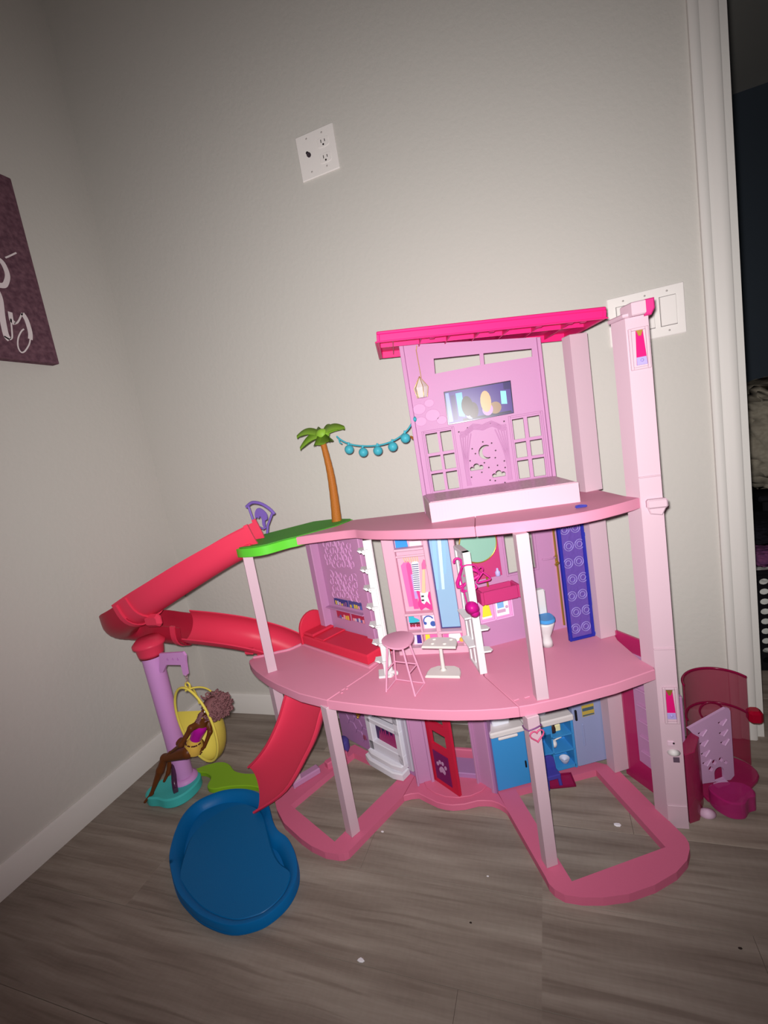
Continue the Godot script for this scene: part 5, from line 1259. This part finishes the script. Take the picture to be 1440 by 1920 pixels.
	obj("base_ring", MB.new().lathe([Vector2(0.016, 0.018), Vector2(0.018, 0.018), Vector2(0.018, 0.021), Vector2(0.0001, 0.021)], Transform3D(Basis(), Vector3(0.658, 0, 0.196)), 22), mat("3b3470", 0.5), Po)

# ------------------------------------------------------------------ doll lying back in the egg chair
func build_doll() -> void:
	var D = thing("doll", Vector3(0.30, 0.14, 0.40), "toy doll with fluffy mauve hair in a magenta top slumped in the yellow egg chair", "doll")
	var skin = mat("633518", 0.4)
	var pel = Vector3(0.310, 0.160, 0.405); var wst = Vector3(0.323, 0.187, 0.402); var chs = Vector3(0.341, 0.217, 0.398)
	var nk = Vector3(0.362, 0.245, 0.392); var hd = Vector3(0.383, 0.268, 0.39)
	var shl = Vector3(0.338, 0.232, 0.425); var shr = Vector3(0.355, 0.232, 0.372)
	var hl = Vector3(0.300, 0.152, 0.422); var hr = Vector3(0.308, 0.153, 0.388)
	var knl = Vector3(0.213, 0.130, 0.425); var knr = Vector3(0.214, 0.155, 0.385)
	var anl = Vector3(0.165, 0.035, 0.455); var anr = Vector3(0.2, 0.075, 0.415)
	var caps = [[pel, 0.019, wst, 0.0135], [wst, 0.0135, chs, 0.018], [chs, 0.017, nk, 0.009], [shl, 0.009, shr, 0.009], [nk, 0.0065, hd, 0.008],
		[hl, 0.017, knl, 0.0115], [hr, 0.017, knr, 0.0115], [pel, 0.017, hl, 0.014], [pel, 0.017, hr, 0.014],
		[knl, 0.011, knl.lerp(anl, 0.35), 0.0105], [knl.lerp(anl, 0.35), 0.0105, anl, 0.005], [knr, 0.011, knr.lerp(anr, 0.4), 0.01], [knr.lerp(anr, 0.4), 0.01, anr, 0.0055],
		[anl, 0.0045, anl + Vector3(-0.02, -0.02, 0.012), 0.0038], [anr, 0.005, anr + Vector3(-0.01, -0.02, 0.012), 0.004]]
	var ell = Vector3(0.312, 0.195, 0.448); var elr = Vector3(0.367, 0.2, 0.392)
	var wrl = Vector3(0.268, 0.168, 0.442); var wrr = Vector3(0.352, 0.165, 0.41)
	caps += [[shl, 0.0075, ell, 0.006], [ell, 0.006, wrl, 0.0045], [shr, 0.0075, elr, 0.006], [elr, 0.006, wrr, 0.0045]]
	var body = MB.new().blob(caps, 0.0024, 0.006)
	# hands: palm, four fingers and a thumb each
	for h in [[wrl, Vector3(-0.9, -0.35, 0.1)], [wrr, Vector3(-0.7, -0.6, 0.3)]]:
		var w = h[0]; var f = h[1].normalized(); var s = f.cross(Vector3.UP).normalized()
		var hc = [[w, 0.0034, w + f * 0.008, 0.0042]]
		for k in 4:
			var r0 = w + f * 0.009 + s * (k - 1.5) * 0.0022
			var l = [0.0075, 0.009, 0.0085, 0.0065][k]
			var m = r0 + f * l * 0.6 + s * (k - 1.5) * 0.0004
			hc.append([r0, 0.0013, m, 0.0012])
			hc.append([m, 0.0012, m + (f + Vector3(0, -0.5, 0)).normalized() * l * 0.5, 0.001])
		hc.append([w + f * 0.003 + s * 0.003, 0.0015, w + f * 0.009 + s * 0.0068, 0.0012])
		var hm = MB.new().blob(hc, 0.0009, 0.0014)
		body.st.append_from(hm.mesh(), 0, Transform3D())
	# head with brow, nose, cheeks and chin, face turned up to the viewer's left
	var fw = Vector3(-0.45, 0.35, 0.82).normalized()
	var up = (Vector3(0.6, 0.75, 0.0) - fw * fw.dot(Vector3(0.6, 0.75, 0.0))).normalized()
	var rt = up.cross(fw).normalized()
	var hcap = [[hd + up * 0.006, 0.0165, hd - up * 0.002 + fw * 0.002, 0.015], [hd - up * 0.009 + fw * 0.006, 0.009, hd - up * 0.013 + fw * 0.008, 0.0055], [hd + fw * 0.0165 + up * 0.001, 0.0014, hd + fw * 0.0185 - up * 0.004, 0.002], [hd + rt * 0.0155 + up * 0.001, 0.003, hd + rt * 0.016 - up * 0.003, 0.0025], [hd - rt * 0.0155 + up * 0.001, 0.003, hd - rt * 0.016 - up * 0.003, 0.0025]]
	body.st.append_from(MB.new().blob(hcap, 0.0014, 0.003).mesh(), 0, Transform3D())
	obj("body", body, skin, D)
	for s in [-1, 1]:
		var e = hd + fw * 0.0158 + rt * s * 0.0058 + up * 0.001
		obj("eye", MB.new().ball(e, 0.0026, Vector3(1, 1, 1), 12), mat("f2ecea", 0.3), D)
		obj("pupil", MB.new().ball(e + fw * 0.0014, 0.0016, Vector3(1, 1, 1), 10), mat("2a1712", 0.2), D)
	obj("mouth", MB.new().ball(hd + fw * 0.0145 - up * 0.0085, 0.0024, Vector3(1.3, 0.6, 0.9), 10), mat("8c2f4a", 0.35), D)
	# hair: a mass of fluffy curls
	var hair = mat("9c6a74", 0.85, {"tex": tone("6e434a", "9c7274", 0.2, 91), "scale": 30.0})
	var hb = MB.new()
	for k in 150:
		var d = Vector3(rng.randf_range(-1, 1), rng.randf_range(-1, 1), rng.randf_range(-1, 1)).normalized()
		if d.dot(fw) > 0.55: continue
		var c = hd + Vector3(0.008, 0.004, -0.012) + d * Vector3(0.04, 0.026, 0.03)
		var pts = []
		for i in 10:
			var a = i * 1.1 + k
			pts.append(c + d * (i * 0.0011) + Vector3(cos(a), sin(a * 0.8), sin(a)) * 0.0052)
		hb.tube(pts, 0.0024, 5)
	hb.ball(hd + Vector3(0.008, 0.004, -0.012), 0.03, Vector3(1.25, 0.82, 0.95), 16)
	for s in [Vector3(0.335, 0.26, 0.40), Vector3(0.347, 0.255, 0.375), Vector3(0.352, 0.27, 0.41)]:
		for k in 8:
			var pts = []
			for i in 10:
				var t = i / 9.0
				pts.append(hd.lerp(s, t) + Vector3(0.0, 0.006 - 0.035 * t * t, 0) + Vector3(cos(i * 1.4 + k), 0.4 * sin(i + k * 2.0), sin(i * 1.4 + k)) * 0.0045)
			hb.tube(pts, 0.0022, 5)
	tag(obj("hair", hb, hair, D), "", "", "", "stuff")
	# clothes
	var ax = (chs - wst).normalized()
	var tb = Basis(ax.cross(Vector3(0, 0, 1)).normalized(), ax, ax.cross(Vector3(0, 0, 1)).normalized().cross(ax))
	obj("top", MB.new().lathe([Vector2(0.0155, -0.012), Vector2(0.0165, 0.0), Vector2(0.0182, 0.012), Vector2(0.0205, 0.026), Vector2(0.02, 0.036), Vector2(0.0165, 0.042)], Transform3D(tb, wst + ax * 0.004), 24), mat("b5169a", 0.22), D)
	var px = (wst - pel).normalized()
	var qb = Basis(px.cross(Vector3(0, 0, 1)).normalized(), px, px.cross(Vector3(0, 0, 1)).normalized().cross(px))
	var shr_ = obj("shorts", MB.new().lathe([Vector2(0.0245, -0.014), Vector2(0.0255, -0.004), Vector2(0.0235, 0.008), Vector2(0.0175, 0.022), Vector2(0.016, 0.026)], Transform3D(qb, pel), 24), mat("d9b04e", 0.5), D)
	var sp = MB.new()
	for k in 26:
		var a = k * 2.4; var yy = -0.012 + 0.034 * fmod(k * 0.618, 1.0)
		var r = 0.0255 if yy < 0.002 else lerpf(0.0255, 0.017, (yy - 0.002) / 0.022)
		sp.ball(Transform3D(qb, pel) * Vector3(cos(a) * r, yy, sin(a) * r), 0.0027, Vector3(1, 0.8, 1), 8)
	tag(obj("leopard_spot", sp, mat("4a1f22", 0.5), shr_), "", "", "", "stuff")
	obj("necklace", MB.new().ball(nk + Vector3(-0.004, 0.004, 0.008), 0.005, Vector3(1.2, 0.7, 1), 10), mat("d9c24a", 0.35), D)
	obj("boot", MB.new().tube(spline([Vector3(0.216, 0.10, 0.40), Vector3(0.214, 0.06, 0.412), Vector3(0.222, 0.035, 0.424), Vector3(0.236, 0.026, 0.436)], 4), 0.0075, 10), mat("4d2a48", 0.2, {"alpha": 0.75}), D)

# ------------------------------------------------------------------ things on the walls
func build_wall_things() -> void:
	var plate = mat("f0eae8", 0.4)
	var black = mat("2a2226", 0.5)
	var O = thing("outlet_plate", Vector3(0.83, 1.72, 0), "white two-gang wall plate with a coax jack and a power outlet high on the wall", "outlet")
	var F = Transform3D(Basis(), Vector3(0.772, 1.662, 0))
	obj("plate", MB.new().box(Vector3(0.058, 0.057, 0.003), Vector3(0.116, 0.114, 0.006), F, 0.002), plate, O)
	obj("coax_jack", MB.new().lathe([Vector2(0.006, 0.0), Vector2(0.006, 0.004), Vector2(0.004, 0.005), Vector2(0.004, 0.012), Vector2(0.0001, 0.012)], F * Transform3D(Basis(Vector3.RIGHT, PI / 2), Vector3(0.034, 0.059, 0.006)), 16), mat("4a4048", 0.3, {"metal": 0.6}), O)
	for y in [0.076, 0.037]:
		var rc = obj("receptacle", MB.new().ext(smooth(v2([-0.014, -0.011, 0.014, -0.011, 0.0165, 0.0, 0.014, 0.011, -0.014, 0.011, -0.0165, 0.0]), 3), 0.006, 0.0072, F * Transform3D(Basis(), Vector3(0.081, y, 0)), 0.0006), plate, O)
		obj("slot", MB.new().box(Vector3(0.0755, y + 0.003, 0.0073), Vector3(0.002, 0.008, 0.0006), F), black, rc)
		obj("slot", MB.new().box(Vector3(0.0865, y + 0.003, 0.0073), Vector3(0.002, 0.0065, 0.0006), F), black, rc)
		obj("ground_hole", MB.new().ext(disc(Vector2(0.081, y - 0.006), 0.0026, 10), 0.007, 0.0076, F), black, rc)
	for s in [[0.034, 0.1], [0.034, 0.016], [0.081, 0.1], [0.081, 0.016]]:
		obj("screw", MB.new().ball(F * Vector3(s[0], s[1], 0.006), 0.0026, Vector3(1, 1, 0.4), 10), mat("cfc9c6", 0.4), O)
	var S = thing("switch_plate", Vector3(1.588, 1.1, 0), "white three-gang light switch plate with rocker switches beside the door trim", "light switch")
	var G = Transform3D(Basis(), Vector3(1.507, 1.045, 0))
	obj("plate", MB.new().box(Vector3(0.0815, 0.057, 0.003), Vector3(0.163, 0.114, 0.006), G, 0.002), plate, S)
	for k in 3:
		var x = 0.0355 + k * 0.046
		obj("rocker_gap", MB.new().ring_box(Vector2(x - 0.0172, 0.0232), Vector2(x + 0.0172, 0.0908), 0.0012, 0.006, 0.0066, G), mat("6f6a6c", 0.6), S)
		obj("rocker", MB.new().box(Vector3(x, 0.057, 0.0065), Vector3(0.0325, 0.0645, 0.004), G * Transform3D(Basis(Vector3.RIGHT, 0.035), Vector3(0, 0, 0.002)), 0.0008), plate, S)
		for y in [0.1015, 0.0125]: obj("screw", MB.new().ball(G * Vector3(x, y, 0.006), 0.0022, Vector3(1, 1, 0.4), 10), mat("cfc9c6", 0.4), S)
	# plum canvas with white brush script
	var Cn = thing("canvas_sign", Vector3(0.015, 1.29, 0.56), "plum canvas sign with white brush lettering on the left wall", "sign")
	var cz = Transform3D(Basis(Vector3(0, 0, -1), Vector3.UP, Vector3(1, 0, 0)), Vector3(0.0, 0, 0.80))
	obj("canvas", MB.new().box(Vector3(0.258, 1.5435, 0.0155), Vector3(0.516, 0.503, 0.029), cz, 0.002), mat("6b4a58", 0.85, {"tex": tone("553845", "7d5a66", 0.04, 41), "scale": 5.0}), Cn)
	var ink = mat("e3d6da", 0.6)
	var strokes = [[[0.408, 1.474, 0.404, 1.448, 0.411, 1.4, 0.414, 1.355, 0.408, 1.343], 0.0075], [[0.408, 1.343, 0.4, 1.35, 0.395, 1.372, 0.39, 1.4], 0.002], [[0.387, 1.418, 0.389, 1.397, 0.383, 1.388], 0.0055], [[0.384, 1.388, 0.373, 1.395, 0.355, 1.421], 0.0022], [[0.355, 1.421, 0.348, 1.404, 0.347, 1.373, 0.352, 1.352], 0.006], [[0.352, 1.352, 0.36, 1.336, 0.376, 1.317, 0.387, 1.313, 0.391, 1.327, 0.385, 1.349, 0.372, 1.369, 0.362, 1.378], 0.0018], [[0.392, 1.556, 0.376, 1.552, 0.369, 1.541, 0.367, 1.518, 0.375, 1.498, 0.386, 1.486, 0.41, 1.486, 0.425, 1.50], 0.0065], [[0.36, 1.564, 0.349, 1.571, 0.326, 1.587], 0.002], [[0.42, 1.35, 0.408, 1.343], 0.002]]
	for s in strokes:
		var pl = []
		for i in range(0, s[0].size(), 2): pl.append(Vector2(0.80 - s[0][i], s[0][i + 1]))
		var sm = PackedVector2Array(spline(pl, 5))
		for poly in Geometry2D.offset_polyline(sm, s[1], Geometry2D.JOIN_ROUND, Geometry2D.END_ROUND):
			obj("letter_stroke", MB.new().ext(poly, 0.0295, 0.0306, cz), ink, Cn)

# ------------------------------------------------------------------ the dark room beyond the doorway
func build_next_room() -> void:
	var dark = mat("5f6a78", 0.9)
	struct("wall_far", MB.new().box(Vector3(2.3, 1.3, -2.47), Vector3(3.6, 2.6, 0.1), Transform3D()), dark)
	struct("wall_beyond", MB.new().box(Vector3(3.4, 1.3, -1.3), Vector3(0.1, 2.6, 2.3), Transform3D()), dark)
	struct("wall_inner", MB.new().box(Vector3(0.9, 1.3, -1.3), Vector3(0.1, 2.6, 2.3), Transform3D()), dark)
	obj("trim_5", MB.new().box(Vector3(1.7815, 0.905, -0.04), Vector3(0.002, 0.06, 0.03), Transform3D(), 0.0005), mat("8a8880", 0.35, {"metal": 0.8})).set_meta("kind", "structure")
	# black laundry basket with round holes
	var L = thing("laundry_basket", Vector3(2.06, 0, -0.5), "black plastic laundry basket with round holes on the floor beyond the doorway", "laundry basket")
	var bk = mat("141318", 0.45)
	var hs = []
	for i in 9:
		for j in 9: hs.append(disc(Vector2(0.013 + i * 0.0385, 0.034 + j * 0.0328), 0.0125, 12, 0.85))
	var front = wallxf(Vector2(1.8625, -0.345), Vector2(2.24, -0.345))
	panel("front_side", rect(-0.012, 0.0, 0.34, 0.325), hs, 0.004, front, bk, L)
	panel("left_side", rect(0.0, 0.0, 0.315, 0.325), hs.slice(0, 72), 0.004, Transform3D(Basis(Vector3(0, 0, 1), Vector3.UP, Vector3(-1, 0, 0)), Vector3(1.8545, 0, -0.66)), bk, L)
	obj("back_side", MB.new().box(Vector3(2.03, 0.162, -0.66), Vector3(0.345, 0.325, 0.005), Transform3D()).box(Vector3(2.2, 0.162, -0.5), Vector3(0.005, 0.325, 0.32), Transform3D()).box(Vector3(2.03, 0.003, -0.5), Vector3(0.34, 0.006, 0.32), Transform3D()), bk, L)
	obj("basket_rim", MB.new().ring_box(Vector2(1.846, -0.668), Vector2(2.208, -0.335), 0.014, 0.318, 0.332, FLAT, 0.003), bk, L)
	# clothes in it and on it
	var lump = func(called: String, spec: Array, m: Material, label: String, cat: String, sd: int, amp: float, fr: float) -> void:
		var nz = FastNoiseLite.new(); nz.seed = sd; nz.frequency = fr; nz.fractal_octaves = 3
		var b = MB.new()
		var nu2 = 64; var nv2 = 40
		var pt = func(i: int, j: int) -> Vector3:
			var a = TAU * i / nu2; var e = -PI / 2 + PI * j / nv2
			var d = Vector3(signf(cos(a)) * pow(absf(cos(a)), 0.6) * pow(cos(e), 0.5), signf(sin(e)) * pow(absf(sin(e)), 0.7), signf(sin(a)) * pow(absf(sin(a)), 0.6) * pow(cos(e), 0.5))
			var n = nz.get_noise_3d(d.x * 3.0, d.y * 6.0 + d.x * 1.5, d.z * 3.0)
			return spec[0] + d * spec[1] * (1.0 + amp * (1.0 - 2.0 * absf(n)) - amp * 0.5)
		var g = []
		for i in nu2:
			var row = []
			for j in nv2 + 1: row.append(pt.call(i, j))
			g.append(row)
		var nn = func(i: int, j: int) -> Vector3:
			var a = g[(i + 1) % nu2][j] - g[(i + nu2 - 1) % nu2][j]
			var c = g[i % nu2][mini(j + 1, nv2)] - g[i % nu2][maxi(j - 1, 0)]
			var n = c.cross(a)
			if n.length() < 1e-9: return Vector3.UP if j > 20 else Vector3.DOWN
			n = n.normalized()
			return n if n.dot(g[i % nu2][j] - spec[0]) > 0 else -n
		for i in nu2:
			for j in nv2:
				var i2 = (i + 1) % nu2
				b.q4(g[i][j], g[i2][j], g[i2][j + 1], g[i][j + 1], nn.call(i, j), nn.call(i2, j), nn.call(i2, j + 1), nn.call(i, j + 1))
		tag(obj(called, b, m), label, cat)
	lump.call("laundry", [Vector3(2.027, 0.152, -0.5), Vector3(0.158, 0.142, 0.138)], mat("d9d8d4", 0.9), "pale laundry seen through the holes of the black basket", "laundry", 3, 0.06, 1.0)
	lump.call("folded_blanket", [Vector3(2.03, 0.352, -0.5), Vector3(0.165, 0.033, 0.135)], mat("6a3f66", 0.9, {"tex": tone("4a2c58", "8a4d6e", 0.03, 4), "scale": 6.0}), "dark purple patterned blanket folded on top of the black basket", "blanket", 9, 0.12, 1.6)
	lump.call("dark_sweater", [Vector3(2.05, 0.42, -0.52), Vector3(0.17, 0.036, 0.13)], mat("15131c", 0.9), "black sweater crumpled on top of the purple blanket", "clothing", 15, 0.18, 1.6)
	var Bd = thing("low_chest", Vector3(2.5, 0, -1.15), "dark low chest behind the basket carrying the beige comforter", "chest")
	obj("chest_body", MB.new().box(Vector3(2.55, 0.24, -1.2), Vector3(0.9, 0.4, 0.7), Transform3D(), 0.006), mat("1b1a20", 0.6), Bd)
	obj("chest_lid", MB.new().box(Vector3(2.55, 0.45, -1.2), Vector3(0.94, 0.025, 0.74), Transform3D(), 0.006), mat("1b1a20", 0.6), Bd)
	obj("chest_foot", MB.new().box(Vector3(2.55, 0.02, -1.2), Vector3(0.84, 0.04, 0.64), Transform3D()), mat("1b1a20", 0.6), Bd)
	lump.call("comforter", [Vector3(2.5, 0.672, -1.15), Vector3(0.47, 0.23, 0.36)], mat("a39a8a", 0.95, {"tex": tone("8e8577", "b3ab9b", 0.05, 12), "scale": 4.0}), "bulky beige comforter heaped in soft folds in the dark room", "comforter", 21, 0.16, 1.3)

# ------------------------------------------------------------------ bits on the floor
func build_scraps() -> void:
	var paper = mat("e6e2ea", 0.6)
	var crumb = mat("2c221f", 0.8)
	for s in [[1.39, 0.342, 0.008, "crumpled white scrap on the floor inside the right base loop", paper, "paper scrap"], [0.921, 0.714, 0.0075, "white paper scrap alone on the floor in front of the blue pool", paper, "paper scrap"], [0.868, 0.441, 0.004, "tiny white crumb on the floor between the front left post and the porch", paper, "crumb"], [1.126, 0.511, 0.0028, "tiny white fleck on the floor just left of the right front post foot", paper, "crumb"], [1.105, 0.61, 0.003, "small dark crumb on the floor left of the right base corner", crumb, "crumb"], [1.544, 0.566, 0.0035, "small dark crumb on the floor at the far lower right", crumb, "crumb"]]:
		var p = PackedVector2Array()
		for i in 7: p.append(Vector2(s[0], s[1]) + Vector2(cos(TAU * i / 7), sin(TAU * i / 7) * 0.6) * s[2] * rng.randf_range(0.7, 1.1))
		tag(obj("paper_scrap" if s[5] == "paper scrap" else "crumb", MB.new().ext(p, 0.0, s[2] * 0.45, FLAT, s[2] * 0.12), s[4]), s[3], s[5])
